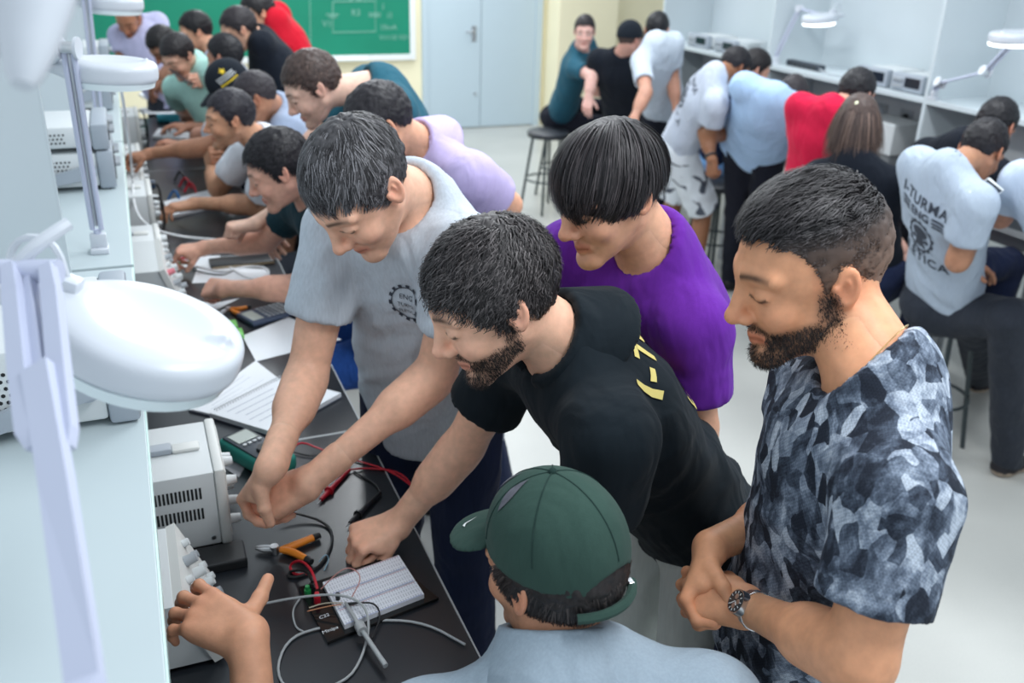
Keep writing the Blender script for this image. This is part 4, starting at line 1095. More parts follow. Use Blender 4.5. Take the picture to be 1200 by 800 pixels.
for k in range(3):
    p0, p1 = A_+uy*(k/3+.008), A_+uy*((k+1)/3-.008)
    slab([p0, p0+ux, p1+ux, p1], TZ+.0075, .0105, BBW, 'terminal_strip', bb)
    for t in (.06, .94):
        c0, c1 = A_+uy*(k/3+t/3), A_+uy*(k/3+t/3+.006)
        slab([c0+ux*.02, c0+ux*.98, c1+ux*.98, c1+ux*.02], TZ+.0181, .0004, plain('line_red' if t < .5 else 'line_blue', (.5, .2, .25) if t < .5 else (.2, .25, .55), .6), 'printed_line', bb)
    hb = MB()
    for i in range(30):
        for j in range(12):
            if j in (2, 9, 5): continue
            c = A_+uy*((k+.10+.8*j/11)/3)+ux*(.03+.94*i/29); hb.box(c+V3(-.0009, -.0009, .0051), c+V3(.0009, .0009, .0054))
    o = hb.done('hole_grid', plain('hole_grey', (.42, .44, .50), .7), bb); o['kind'] = 'stuff'
RED, BLKW, GRN, YEL = plain('red_plastic', (.55, .012, .03), .35), BLACKP, plain('green_post', (.02, .30, .08), .35), plain('yellow_plastic', (.75, .55, .05), .4)
CABG = plain('grey_cable', (.42, .44, .45), .45); WCAB = plain('white_cable', (.78, .80, .82), .45)
for n_, px, py, m in (('post_green', 361, 690, GRN), ('post_black', 366, 687, BLKW), ('post_red', 372, 698, RED)):
    p = T_(px, py+8, TZ+.006); MB().cyl(p, p+V3(0, 0, .016), .0065).cyl(p+V3(0, 0, .016), p+V3(0, 0, .024), .0045).done('binding_post', m, bb, True)
p = T_(396, 702, TZ+.018); MB().cyl(p, p+V3(0, 0, .014), .0045).done('capacitor', BLACKP, bb, True)
flat_text('plate_print', 'C22', .012, T_(380, 722, TZ+.0075), ux, -uy, PAPER, bb, .0006)
flat_text('plate_print', 'Minipa', .012, T_(387, 738, TZ+.0075), ux, -uy, PAPER, bb, .0006)
def cable(pts, r, mat, name, label, cat, group=None, sm=2):
    o = MB().tube(pts, r, 8, sm).done(name, mat, None, True); return tag(o, label, cat, group)
zt = TZ+.004
cable([T_(372, 690, TZ+.03), T_(366, 668, TZ+.05), T_(352, 655, TZ+.03), T_(338, 662, zt), T_(345, 674, zt), T_(360, 672, zt)], .0028, RED, 'banana_lead', 'red banana lead rising from the breadboard plate', 'cable')
cable([T_(366, 682, TZ+.03), T_(360, 668, TZ+.03), T_(340, 668, zt), T_(336, 676, zt), T_(352, 676, zt), T_(380, 660, zt), T_(392, 630, zt), T_(382, 612, zt), T_(352, 602, zt+.01), T_(330, 598, zt+.02)], .003, BLACKP, 'banana_lead', 'black banana lead curving around the orange pliers', 'cable')
for pts, c, lb in (([T_(376, 690, TZ+.02), T_(398, 668, TZ+.05), T_(412, 664, TZ+.05), T_(425, 676, TZ+.04), T_(412, 700, TZ+.02)], plain('salmon_wire', (.55, .25, .22), .5), 'thin red jumper wire looping above the breadboard'),
                   ([T_(362, 712, TZ+.015), T_(380, 706, TZ+.02), T_(402, 706, TZ+.022)], plain('cream_wire', (.62, .55, .42), .5), 'cream jumper wire from plate to breadboard'),
                   ([T_(360, 716, TZ+.015), T_(384, 710, TZ+.02), T_(400, 708, TZ+.022)], plain('orange_wire', (.65, .28, .14), .5), 'orange jumper wire from plate to breadboard'),
                   ([T_(374, 658, zt), T_(382, 648, TZ+.02), T_(386, 655, zt), T_(380, 668, zt)], plain('pale_blue_wire', (.25, .42, .55), .5), 'pale blue wire scrap on the bench by the breadboard')):
    cable(pts, .0011, c, 'jumper_wire', lb, 'wire', 'jumper wires')
# scope probe and its cable
pb = root('test_probe', T_(425, 742), 'grey scope probe resting on the breadboard', 'probe')
MB().tube([T_(405, 706, TZ+.025), T_(424, 738, TZ+.025), T_(452, 780, TZ+.02)], [.003, .0042, .005], 10, 0).done('probe_body', CABG, pb, True)
MB().cyl(T_(421, 732, TZ+.025), T_(425, 740, TZ+.025), .010).done('finger_guard', CABG, pb, True)
MB().tube([T_(406, 708, TZ+.02), T_(420, 706, TZ+.025)], [.004, .002], 8, 0).done('clip', BLACKP, pb, True)
MB().tube([T_(420, 706, TZ+.025), T_(440, 706, TZ+.03), T_(447, 722, TZ+.01), T_(436, 748, TZ+.005)], .0018, 6, 2).done('ground_lead', BLACKP, pb, True)
cable([T_(305, 708, TZ+.015), T_(345, 700, TZ+.03), T_(395, 695, TZ+.045), T_(425, 705, TZ+.04), T_(434, 730, TZ+.02), T_(425, 770, zt), T_(405, 800, zt), T_(345, 815, zt), T_(322, 790, zt), T_(335, 750, zt), T_(370, 735, zt), T_(450, 725, zt), T_(500, 730, zt), T_(545, 755, zt)], .0025, CABG, 'coax_cable', 'long grey coax cable looping over the breadboard plate', 'cable')
cable([T_(352, 700, zt), T_(342, 715, zt), T_(346, 735, zt), T_(356, 740, zt)], .0018, CABG, 'thin_cable', 'thin grey wire bent beside the breadboard plate', 'cable')
# pliers
def pliers(label, tip, piv, h1, h2, s=1.0):
    r = root('pliers', piv, label, 'pliers', 'orange handled pliers'); ORG = plain('orange_grip', (.85, .26, .02), .4)
    tip, piv, h1, h2 = (np.array(p, float)+V3(0, 0, .010) for p in (tip, piv, h1, h2)); d = nrm(tip-piv); n = nrm(np.cross(V3(0, 0, 1), d))
    for g in (-1, 1): MB().tube([piv+n*g*.002, piv+d*.02*s+n*g*.006*s, tip+n*g*.0035*s], [.007*s, .005*s, .0015*s], 8, 1).done('jaw', METAL, r, True)
    MB().cyl(piv+V3(0, 0, -.009), piv+V3(0, 0, .009), .009*s).done('pivot', METAL, r, True)
    for h, g in ((h1, 1), (h2, -1)):
        mid = (piv+h)/2+n*g*.010*s
        MB().tube([piv-d*.012*s, mid, h], [.0055*s, .0085*s, .0075*s], 10, 2).done('handle', ORG, r, True)
        e = nrm(h-mid); MB().tube([h-e*.002, h+e*.014*s], [.0085*s, .007*s], 10, 0).done('handle_tip', BLACKP, r, True)
    return r
pliers('orange handled pliers lying open beside the breadboard', T_(300, 646), T_(322, 648), T_(368, 634), T_(360, 660))
pliers('orange handled pliers next to the calculator', T_(258, 370), T_(268, 366), T_(290, 363), T_(284, 372), .9)
# multimeter
mm = root('multimeter', T_(305, 530), 'green cased multimeter with grey display between notebook and hands', 'multimeter')
TEAL = plain('teal_rubber', (.03, .26, .21), .5); a_, b_ = T_(272, 512, TZ+.03), T_(332, 546, TZ+.03)
d_ = nrm((b_-a_)*V3(1, 1, 0)); Lm = np.linalg.norm((b_-a_)[:2]); n_ = V3(-d_[1], d_[0], 0); cm = (a_+b_)/2
Rm = Matrix(((d_[0], n_[0], 0, cm[0]), (d_[1], n_[1], 0, cm[1]), (0, 0, 1, TZ), (0, 0, 0, 1)))
MB().box((-Lm/2, -.045, 0), (Lm/2, .045, .045), .014, seg=3).done('rubber_case', TEAL, mm, True, M=Rm)
MB().box((-Lm/2+.012, -.036, .044), (Lm/2-.012, .036, .049), .004).done('face_plate', plain('meter_face', (.05, .06, .075), .4), mm, True, M=Rm)
MB().box((-Lm/2+.022, -.028, .049), (-Lm/2+.072, .028, .0505), .002).done('display', plain('lcd_grey', (.46, .50, .46), .25), mm, M=Rm)
MB().cyl((.035, 0, .049), (.035, 0, .058), .021, .019, 20).done('dial', BLACKP, mm, True, M=Rm)
for i in range(4): MB().box((-Lm/2+.082, -.026+i*.014, .049), (-Lm/2+.090, -.017+i*.014, .053), .001).done('button', KNOB, mm, M=Rm)
# probes and leads of the multimeter
def probe(label, mat, tip, mid, end, lead):
    r = root('test_probe', mid, label, 'probe', 'multimeter probes')
    tip, mid, end = (np.array(p)+V3(0, 0, .007) for p in (tip, mid, end))
    MB().tube([tip, tip+(mid-tip)*.35], [.001, .0016], 8, 0).done('needle', METAL, r, True)
    MB().tube([tip+(mid-tip)*.3, mid, end], [.0045, .0065, .004], 10, 0).done('grip', mat, r, True)
    MB().cyl(mid-nrm(end-tip)*.003, mid+nrm(end-tip)*.003, .011).done('guard', mat, r, True)
    MB().tube([end]+lead, .0024, 8, 2).done('lead', mat, r, True)
probe('red test probe lying near the fist', RED, T_(372, 593), T_(386, 578), T_(410, 553), [T_(430, 548, zt), T_(470, 552, zt), T_(488, 576, zt)])
probe('black test probe lying just behind the fist', BLACKP, T_(406, 620), T_(420, 606), T_(446, 580), [T_(440, 566, zt), T_(420, 556, zt), T_(415, 552, zt)])
cable([T_(338, 540, TZ+.04), T_(348, 515, TZ+.03), T_(380, 528, zt), T_(420, 540, zt), T_(460, 552, zt), T_(490, 575, zt)], .0024, RED, 'meter_lead', 'red meter lead running from behind the wrist', 'cable')
cable([T_(338, 528, zt), T_(365, 535, zt), T_(400, 532, zt)], .002, BLACKP, 'meter_lead', 'black meter lead between the two forearms', 'cable')
tag(slab([T_(262, 548, TZ+.001), T_(275, 535), T_(290, 543), T_(280, 560)], TZ+.001, .0015, plain('kraft_card', (.30, .30, .32), .6), 'paper_card'), 'small grey card beside the power supply', 'card')
# open notebook, papers, calculator
def book(label, pts, th, name='notebook', spiral=None, group=None, cover=(.05, .06, .09), lines=6):
    c = np.mean(pts, 0); r = root(name, c, label, 'notebook', group)
    slab([c+(np.array(p)-c)*1.02 for p in pts], TZ+.001, .0025, plain('cover_%.2f%.2f' % cover[:2], cover, .5), 'cover', r)
    slab(pts, TZ+.0035, th, PAGE, 'page_block', r); slab([c+(np.array(p)-c)*.992 for p in pts], TZ+.0035+th, .0008, PAPER, 'top_page', r)
    A, B, C, D = (np.array(p, float) for p in pts); w = MB(); rg = random.Random(3)
    for i in range(lines):
        t = (i+1.2)/(lines+1.6); p0, p1 = A+(D-A)*t, B+(C-B)*t; a, b = .08+.1*rg.random(), .55+.35*rg.random()
        s0, s1 = p0+(p1-p0)*a, p0+(p1-p0)*b; q = (D-A)*.012
        w.prism([V3(v[0], v[1], TZ+.0045+th) for v in (s0, s1, s1+q, s0+q)], (0, 0, 1), .0003)
    w.done('handwriting', plain('ink', (.42, .44, .52), .7), r)
    if spiral:
        s0, s1 = (np.array(p, float) for p in spiral); n = 26
        for i in range(n):
            p = s0+(s1-s0)*((i+.5)/n); e = nrm(np.cross(s1-s0, V3(0, 0, 1)))
            MB().tube([p-e*.006+V3(0, 0, th+.004), p+V3(0, 0, th+.013), p+e*.006+V3(0, 0, th+.004)], .0011, 5, 1).done('spiral_ring', METAL, r, True)
    return r
book('open spiral notebook with handwriting on the second bench', [T_(246, 490), T_(330, 448), T_(400, 466), T_(318, 512)], .012, spiral=(T_(252, 488), T_(330, 448)))
book('left leaf of the open notebook, under the big lamp head', [T_(222, 482), T_(300, 425), T_(328, 447), T_(247, 488)], .004, name='notebook_leaf', lines=4)
def sheet(label, pts, group='loose papers', z=.001): return tag(slab(pts, TZ+z, .0008, PAPER, 'paper_sheet'), label, 'paper', group)
sheet('loose white sheet behind the notebook, by the calculator', [T_(284, 394), T_(338, 372), T_(400, 398), T_(300, 424)])
sheet('white sheets under the hand wearing a ring', [T_(218, 352), T_(250, 356), T_(280, 350), T_(236, 372)])
sheet('white sheet between the two hands of the curly haired man', [T_(232, 312), T_(315, 316), T_(318, 330), T_(225, 332)])
sheet('white sheet beside the black wallet', [T_(210, 300), T_(258, 300), T_(258, 312), T_(205, 314)])
cl = root('calculator', T_(312, 371), 'dark calculator with grey display on the second bench', 'calculator')
a_, b_ = T_(288, 378), T_(338, 364); d_ = nrm((b_-a_)*V3(1, 1, 0)); Lc = .15; cm = (a_+b_)/2; n_ = V3(-d_[1], d_[0], 0)
Rc = Matrix(((d_[0], n_[0], 0, cm[0]), (d_[1], n_[1], 0, cm[1]), (0, 0, 1, TZ), (0, 0, 0, 1)))
MB().box((-.085, -.055, .001), (.085, .055, .018), .005).done('case', plain('calc_blue', (.05, .07, .12), .4), cl, True, M=Rc)
MB().box((-.075, -.04, .018), (-.035, .04, .0188)).done('display', plain('lcd_grey', (.46, .50, .46), .25), cl, M=Rc)
for i in range(6):
    for j in range(5): MB().box((-.02+i*.016, -.044+j*.019, .018), (-.009+i*.016, -.031+j*.019, .0205), .001).done('key', KNOBD if i < 3 else KNOB, cl, M=Rc)
for (px, py), c in (((272, 384), 'green eraser beside the orange pliers'), ((279, 394), 'green eraser nearer the white sheet')):
    p = T_(px, py); tag(MB().box(p+V3(-.017, -.03, 0), p+V3(.017, .03, .018), .005).done('eraser', plain('green_rubber', (.22, .62, .16), .5), None, True), c, 'eraser', 'green erasers')
wl = root('wallet', T_(283, 306), 'black wallet with a pale edge under the forearm', 'wallet')
MB().box((-.12, -.05, .0), (.12, .05, .016), .005).done('leather', BLACKP, wl, True, M=Mloc(T_(284, 308)))
MB().box((-.115, -.052, .005), (.115, -.048, .010)).done('edge', plain('tan_edge', (.55, .45, .3), .5), wl, M=Mloc(T_(284, 308)))
cable([T_(268, 312, zt), T_(285, 324, zt), T_(300, 328, zt), T_(316, 322, zt), T_(312, 313, zt), T_(285, 312, zt), T_(262, 320, zt), T_(230, 312, zt+.02)], .0045, WCAB, 'white_cable', 'white cable looped beside the black wallet', 'cable')
cable([(-.02, 2.9, 1.75), (-.015, 3.3, 1.5), T_(155, 200, 1.1), T_(156, 245, 1.05), T_(175, 268, .98), T_(215, 278, zt), T_(256, 281, zt)], .005, WCAB, 'white_cable', 'long white cable hanging from the second lamp to the bench', 'cable')
cable([T_(212, 312, zt), T_(240, 320, zt), T_(262, 323, zt), T_(275, 316, zt)], .002, BLACKP, 'thin_lead', 'thin black lead in front of the ringed hand', 'cable')
for i, (px, py, m) in enumerate(((200, 313, RED), (214, 305, RED), (218, 310, GRN), (198, 318, BLACKP))):
    p = T_(px, py); tag(MB().tube([p+V3(-.03, .01, .006), p+V3(.03, -.01, .012)], [.004, .006], 8, 0).done('banana_plug', m, None, True), ['red banana plug nearest the generator', 'red banana plug between the hands', 'green banana plug between the hands', 'black banana plug nearest the generator'][i], 'plug', 'banana plugs')
# farther pads and clutter
book('spiral pad under the hand of the man with hand on chin', [T_(192, 240), T_(245, 226), T_(275, 238), T_(200, 257)], .012, cover=(.25, .27, .3))
book('white pad on a dark folder behind the reaching forearm', [T_(179, 163), T_(186, 154), T_(222, 155), T_(222, 166)], .014, cover=(.05, .07, .12), lines=3)
sheet('white sheet beside the orange tool', [T_(198, 144), T_(216, 143), T_(222, 151), T_(203, 152)])
book('open magazine below the man with a phone', [T_(163, 112), T_(190, 104), T_(204, 116), T_(182, 123)], .012, cover=(.1, .1, .14), lines=3)
sheet('long white sheet in front of the open magazine', [T_(163, 127), T_(207, 123), T_(208, 133), T_(165, 134)])
tag(MB().tube([T_(184, 139, TZ+.03), T_(210, 138, TZ+.03)], .03, 10, 0).done('pencil_case', plain('teal_cloth', (.03, .28, .36), .7), None, True), 'teal pencil case below the man with a phone', 'case')
tag(MB().tube([T_(192, 153, TZ+.012), T_(202, 150, TZ+.012)], .012, 8, 0).done('screwdriver', plain('orange_grip', (.85, .26, .02), .4), None, True), 'orange screwdriver beside the white pads', 'screwdriver')
tag(MB().tube([T_(140, 218, TZ+.05), T_(165, 217, TZ+.05), T_(182, 216, TZ+.05)], [.03, .034, .02], 10, 1).done('cable_bundle', plain('navy_rubber', (.02, .05, .11), .4), None, True), 'navy rolled cable bundle on the instruments', 'cable')
for i, (px, py, m, lb) in enumerate(((218, 215, RED, 'red alligator lead above the spiral pad'), (224, 221, RED, 'red alligator lead nearest the fingers'), (212, 208, BLACKP, 'black alligator lead beside the red ones'), (205, 230, plain('blue_clip', (.02, .12, .32), .5), 'blue clip at the corner of the spiral pad'))):
    tag(MB().tube([T_(px-8, py+4, zt), T_(px-2, py-8, TZ+.05), T_(px+3, py-4, TZ+.04), T_(px+6, py+6, zt)], .006, 6, 2).done('alligator_lead', m, None, True), lb, 'cable', 'alligator leads')
# ------------------------------------------------------------------ stools
SEATM = plain('black_vinyl', (.018, .022, .030), .45); STL = plain('dark_steel', (.04, .055, .06), .4, .2)
def stool(c, label, h=.65):
    c = np.array(c, float); r = root('bar_stool', (c[0], c[1], 0), label, 'stool', 'black round bar stools')
    mb = MB(); mb.cyl(c+V3(0, 0, h-.045), c+V3(0, 0, h-.012), .165, .17, 32).cyl(c+V3(0, 0, h-.012), c+V3(0, 0, h), .17, .155, 32); mb.done('seat', SEATM, r, True)
    for k in range(4):
        a = math.pi/4+k*math.pi/2+.25; u = V3(math.cos(a), math.sin(a), 0)
        MB().cyl(c+u*.205, c+u*.12+V3(0, 0, h-.045), .011, seg=8).done('leg', STL, r, True)
    t = .26; rr = .205-.085*t/(h-.045)
    MB().tube([c+V3(math.cos(a)*rr, math.sin(a)*rr, t) for a in np.linspace(0, 2*math.pi, 25)], .008, 8, 0).done('footrest', STL, r, True)
    return r
stool((3.09, 6.8, 0), 'empty black bar stool standing free on the floor')
stool((3.38, 7.16, 0), 'black bar stool under the man in dark teal')
stool((3.52, 5.0, 0), 'black bar stool gripped by the man in floral shorts')
stool((3.16, 2.72, 0), 'black bar stool under the student with skull print')
stool((3.55, 2.30, 0), 'black bar stool at the right edge under blue jeans')
stool((.56, .60, 0), 'black bar stool under the man in the green cap')
# ------------------------------------------------------------------ students along the left benches
def hr(col=(26, 24, 26), hi=None, t=(.012, .010, .018), line='std', n=1500, L=(.014, .026), **k):
    c = s2l(*col); h = dict(col=c, hi=s2l(*hi) if hi else tuple(3*v+.01 for v in c), t=t, line=line, n=n, len=L, lift=.35, mess=.35, w=.0022, seg=3); h.update(k); return h
def fab(n, *rgb, **k): return fabric(n, s2l(*rgb), k.pop('heather', .05), **k)
BLACKTEE = fab('black_tee', 22, 27, 36); TEALTEE = fab('teal_tee', 36, 84, 100); LAV = fab('lavender_polo', 186, 172, 212)
WHITETEE = fab('pale_tee', 232, 236, 244); LGREY = fab('light_grey_tee', 200, 210, 222); BLUEGREY = fab('blue_grey_tee', 146, 158, 180)
MINT = fab('mint_polo', 176, 220, 210); REDTEE = fab('red_tee', 192, 24, 44); CRIM = fab('crimson_tee', 200, 30, 66); SKYB = fab('sky_blue_shirt', 168, 196, 228)
DTEAL = fab('dark_teal_tee', 20, 52, 62); NAVYTEE = fab('navy_tee', 26, 36, 62); BLKTR = fab('black_trousers', 26, 28, 38)
def polo_fix(d): return d
# curly haired man in dark teal at the generator
hd = at(328, 200, 2.85); nb = J(370, 228, hd, .17, 1); shL = J(385, 262, nb, .19, -1); shR = J(352, 240, nb, .19, 1)
eL = J(352, 338, shL, .29, 1); wL = J(262, 338, eL, .25, 1); eR = J(312, 282, shR, .29, 1); wR = J(240, 290, eR, .25, 1)
person('man with dark curly hair in a dark teal tee turning generator knobs', hd, (172, 24, 0), 176, (.82, 3.0, .73), s2l(214, 162, 140), hr((22, 20, 24), t=(.016, .012, .022), n=5000, L=(.02, .03), curl=.6, seg=4, w=.0018),
    dict(mat=DTEAL, sleeve=.5), dict(mat=BLUEJEAN), nb=nb, sh=(shL, shR), res='mid', hs=1.02, legs='sit', ldir=178, seed=51, beard=.15,
    aL=(eL, wL, dict(pose='grip', dir=at(205, 338, 3.2)-wL, back=(.1, -.75, .6))), aR=(eR, wR, dict(pose='pinch', dir=at(195, 296, 3.4)-wR, back=(0, -.1, 1))))
# lavender polo
hd = at(448, 148, 2.6); nb = J(498, 172, hd, .17, 1); shL = J(545, 190, nb, .19, -1); shR = J(455, 170, nb, .19, 1)
eL = J(596, 240, shL, .29, 1); wL = J(520, 275, eL, .25, 1)
person('man in a lavender polo bending behind the grey tee with gear print', hd, (176, 40, 0), 172, (1.08, 2.78, .95), SK_MID, hr((30, 28, 32), t=(.012, .009, .016), n=4000, w=.0018),
    dict(mat=LAV, polo=1, sleeve=.62, slack=.008), dict(mat=NAVYJEAN), nb=nb, sh=(shL, shR), res='mid', seed=52, aL=(eL, wL), hs=1.0)
# teal tee, leaning far over
hd = at(368, 104, 3.05); nb = J(446, 100, hd, .23, 1)
person('brown haired man in a teal tee stooping towards the bench', hd, (178, 30, 0), 178, nb+V3(.16, .05, -.62), s2l(216, 176, 156), hr((52, 42, 40), (120, 98, 88), t=(.012, .008, .018), n=4000, w=.0018),
    dict(mat=TEALTEE, sleeve=.6), dict(mat=NAVYJEAN), nb=nb, res='mid', seed=53, beard=.3, bulk=1.2,
    aR=(J(350, 190, nb, .40, 1), J(330, 255, nb, .62, 1)), aL=(J(420, 190, nb, .36, 1), J(300, 262, nb, .66, 1), dict(pose='fist', dir=(-1, .1, -.1))))
# hand on chin
hd = at(270, 140, 3.75); nb = J(306, 165, hd, .17, 1); shL = J(318, 196, nb, .19, -1); shR = J(292, 172, nb, .18, 1)
eL = J(300, 240, shL, .27, 1); wL = J(228, 238, eL, .27, 1); eR = J(256, 222, shR, .29, 1); wR = J(246, 186, eR, .22, 1)
person('man in a pale tee resting his chin on his hand, other hand on the pad', hd, (180, 8, 0), 178, (.90, 4.05, .73), s2l(196, 146, 116), hr((34, 32, 38), t=(.010, .007, .014), n=3000),
    dict(mat=WHITETEE, sleeve=.66, slack=.006), dict(mat=DARKJEAN), nb=nb, sh=(shL, shR), res='mid', legs='sit', ldir=178, seed=54, beard=.35,
    aL=(eL, wL, dict(pose='relax', dir=(-1, -.1, -.1))), aR=(eR, wR, dict(pose='chin', dir=at(262, 158, 3.75)-wR, back=(-.8, -.5, .2))))
# buzz cut, reaching
hd = at(300, 116, 4.0); nb = J(325, 126, hd, .17, 1); shL = J(335, 150, nb, .19, -1); shR = J(315, 140, nb, .19, 1)
eR = J(240, 172, shR, .33, 1); wR = J(175, 180, eR, .27, 1)
person('man with cropped dark hair in a blue grey tee reaching to a meter', hd, (168, 26, 0), 176, (.98, 4.35, .80), s2l(170, 122, 96), hr((44, 40, 44), t=(.006, .005, .008), n=2500, L=(.006, .008), line='short'),
    dict(mat=BLUEGREY, sleeve=.6), dict(mat=DARKJEAN), nb=nb, sh=(shL, shR), res='mid', seed=55, aR=(eR, wR, dict(pose='pinch', dir=(-1, .05, -.1))))
# black cap with star print
hd = at(270, 103, 4.35); nb = J(292, 118, hd, .17, 1); shL = J(252, 122, nb, .20, -1); shR = J(300, 118, nb, .18, 1)
eL = J(233, 160, shL, .28, 1); wL = J(262, 172, eL, .25, 1)
L8 = person('man in a black cap with a yellow star print, pale grey tee', hd, (182, 34, 0), 190, (.92, 4.75, .78), s2l(172, 124, 104), hr(t=(.008, .008, .006), n=800, line='cap', sel=lambda p: p[:, 2] < .05),
    dict(mat=LGREY, sleeve=.68), dict(mat=DARKJEAN), nb=nb, sh=(shL, shR), res='mid', seed=56, aL=(eL, wL))
# others towards the chalkboard
person('man with short black hair seen from behind, just past the black cap', at(264, 68, 4.85), (140, 12, 0), 165, (.85, 5.2, .73), s2l(184, 132, 108), hr((22, 21, 25), t=(.010, .008, .014), n=1500),
    dict(mat=LGREY), dict(mat=DARKJEAN), legs='sit', ldir=175, seed=57)
hd = at(281, 36, 4.95); nb = J(305, 44, hd, .17, 1); shL = J(310, 62, nb, .19, -1)
person('man in a black tee looking down, before the red polo', hd, (180, 26, 0), 176, (1.02, 5.3, .95), s2l(206, 160, 134), hr((34, 30, 33), t=(.010, .007, .013), n=1800),
    dict(mat=BLACKTEE, sleeve=.66), dict(mat=NAVYJEAN), nb=nb, seed=58, aL=(J(305, 108, nb, .34, 1), J(270, 118, nb, .5, 1)))
hd = at(303, 16, 5.4); nb = J(322, 20, hd, .17, 1)
person('man in a red polo standing before the chalkboard, half hidden', hd, (185, 20, 0), 178, (1.16, 5.75, .96), SK_MID, hr(n=1200), dict(mat=REDTEE, polo=1), dict(mat=NAVYJEAN), nb=nb, seed=59)
person('man in a light blue shirt behind the mint polo', at(230, 38, 5.7), (178, 18, 0), 178, (.80, 6.05, .86), SK_MID, hr((20, 19, 22), n=1500), dict(mat=fab('pale_blue_shirt', 168, 184, 208)), dict(mat=NAVYJEAN), seed=60)
hd = at(210, 66, 5.05); nb = J(224, 76, hd, .16, 1); shR = J(198, 92, nb, .19, 1); shL = J(244, 88, nb, .18, -1)
eR = J(212, 126, shR, .28, 1); wR = J(240, 132, eR, .25, 1); eL = J(262, 110, shL, .26, 1); wL = J(240, 98, eL, .24, -1)
L2 = person('man in a mint polo looking at the phone in his hand', hd, (216, 36, 0), 212, (.66, 5.42, .74), s2l(214, 166, 142), hr((28, 25, 27), t=(.014, .011, .018), n=2000),
    dict(mat=MINT, polo=1, sleeve=.64, slack=.006), dict(mat=NAVYJEAN), nb=nb, sh=(shL, shR), res='mid', legs='sit', ldir=180, seed=61, beard=.2,
    aR=(eR, wR), aL=(eL, wL, dict(pose='grip', dir=at(226, 92, 5.0)-wL, back=(.2, -.8, .4))))
person('dark haired man bowing between the lavender tee and the mint polo', at(192, 54, 5.7), (215, 45, 0), 200, (.62, 6.15, .78), s2l(170, 122, 100), hr(n=1200), dict(mat=fab('maroon_tee', 92, 50, 56)), dict(mat=DARKJEAN), seed=62,
    aL=(at(205, 75, 5.6), at(190, 92, 5.6)))
hd = at(150, 22, 6.25); nb = J(158, 26, hd, .15, 1); shR = J(138, 36, nb, .19, 1); shL = J(178, 32, nb, .19, 1)
eR = J(146, 72, shR, .29, -1); wR = J(172, 90, eR, .25, -1); eL = J(190, 64, shL, .29, -1); wL = J(184, 90, eL, .24, -1)
person('man in a lavender grey tee facing the camera at the far bench end', hd, (250, 38, 0), 255, (.30, 6.98, .96), s2l(168, 116, 88), hr((60, 50, 46), t=(.004, .004, .006), n=800, L=(.004, .006), line='recede'),
    dict(mat=fab('lavender_tee', 176, 176, 206), sleeve=.66), dict(mat=DARKJEAN), nb=nb, sh=(shL, shR), seed=63, beard=.6, aR=(eR, wR), aL=(eL, wL))

# ------------------------------------------------------------------ students along the right benches
hd = at(685, 38, 6.95)
R1 = person('man in a dark teal tee seated on a stool looking back at the camera', hd, (243, 8, 0), 330, (3.30, 7.02, .73), s2l(224, 178, 166), hr((28, 24, 27), t=(.012, .009, .018), n=1500),
    dict(mat=fab('petrol_tee', 40, 86, 104), sleeve=.62), dict(mat=BLKTR), legs='sit', ldir=350, seed=71, eye='open', nb=J(680, 58, hd, .15, 1), aR=(at(694, 88, 6.85), at(690, 112, 6.85)))
hd = at(738, 47, 6.6)
R2 = person('man in a black tee and black cap seen from behind', hd, (20, 8, 0), 45, (3.62, 6.40, .74), s2l(206, 156, 140), hr((60, 48, 44), t=(.006, .006, .006), n=600, line='cap', sel=lambda p: p[:, 2] < .05),
    dict(mat=BLACKTEE, slack=.02), dict(mat=BLKTR), legs='sit', ldir=20, seed=72, bulk=1.12, nb=J(726, 66, hd, .16, 1))
hd = at(770, 36, 6.2)
person('man in a light grey tee standing with his arm hanging, back turned', hd, (50, 12, 0), 40, (3.62, 5.95, .95), s2l(190, 140, 118), hr((20, 20, 24), t=(.010, .008, .012), n=1500),
    dict(mat=fab('grey_mist_tee', 190, 200, 212), sleeve=.68), dict(mat=BLKTR), seed=73, nb=J(768, 50, hd, .16, -1), sh=(at(790, 66, 6.35), at(755, 66, 6.1)),
    aR=(at(757, 108, 5.95), at(743, 138, 5.9)))
FLORAL = None
def floral():
    m, n, l, b = new_mat('white_floral_cloth'); tc = n.new('ShaderNodeTexCoord')
    w = n.new('ShaderNodeTexWave'); w.wave_type = 'RINGS'; w.inputs['Scale'].default_value = 3.2; w.inputs['Distortion'].default_value = 9; w.inputs['Detail Scale'].default_value = 1.4
    v = n.new('ShaderNodeTexNoise'); v.inputs['Scale'].default_value = 7
    for q in (w, v): l.new(tc.outputs['Object'], q.inputs['Vector'])
    mu = n.new('ShaderNodeMath'); mu.operation = 'MULTIPLY'; l.new(w.outputs['Fac'], mu.inputs[0]); l.new(v.outputs['Fac'], mu.inputs[1])
    cr = n.new('ShaderNodeValToRGB'); cr.color_ramp.elements[0].position = .46; cr.color_ramp.elements[1].position = .50
    cr.color_ramp.elements[0].color = (*s2l(216, 222, 228), 1); cr.color_ramp.elements[1].color = (*s2l(74, 80, 92), 1)
    l.new(mu.outputs[0], cr.inputs[0]); l.new(cr.outputs[0], b.inputs['Base Color']); b.inputs['Roughness'].default_value = .85
    return m
FLORAL = floral()
hd = at(860, 80, 5.3); nb = J(838, 88, hd, .17, -1); shR = J(845, 112, nb, .19, -1); shL = J(842, 88, nb, .18, 1)
eR = J(832, 158, shR, .28, 1); wR = J(862, 158, eR, .25, 1)
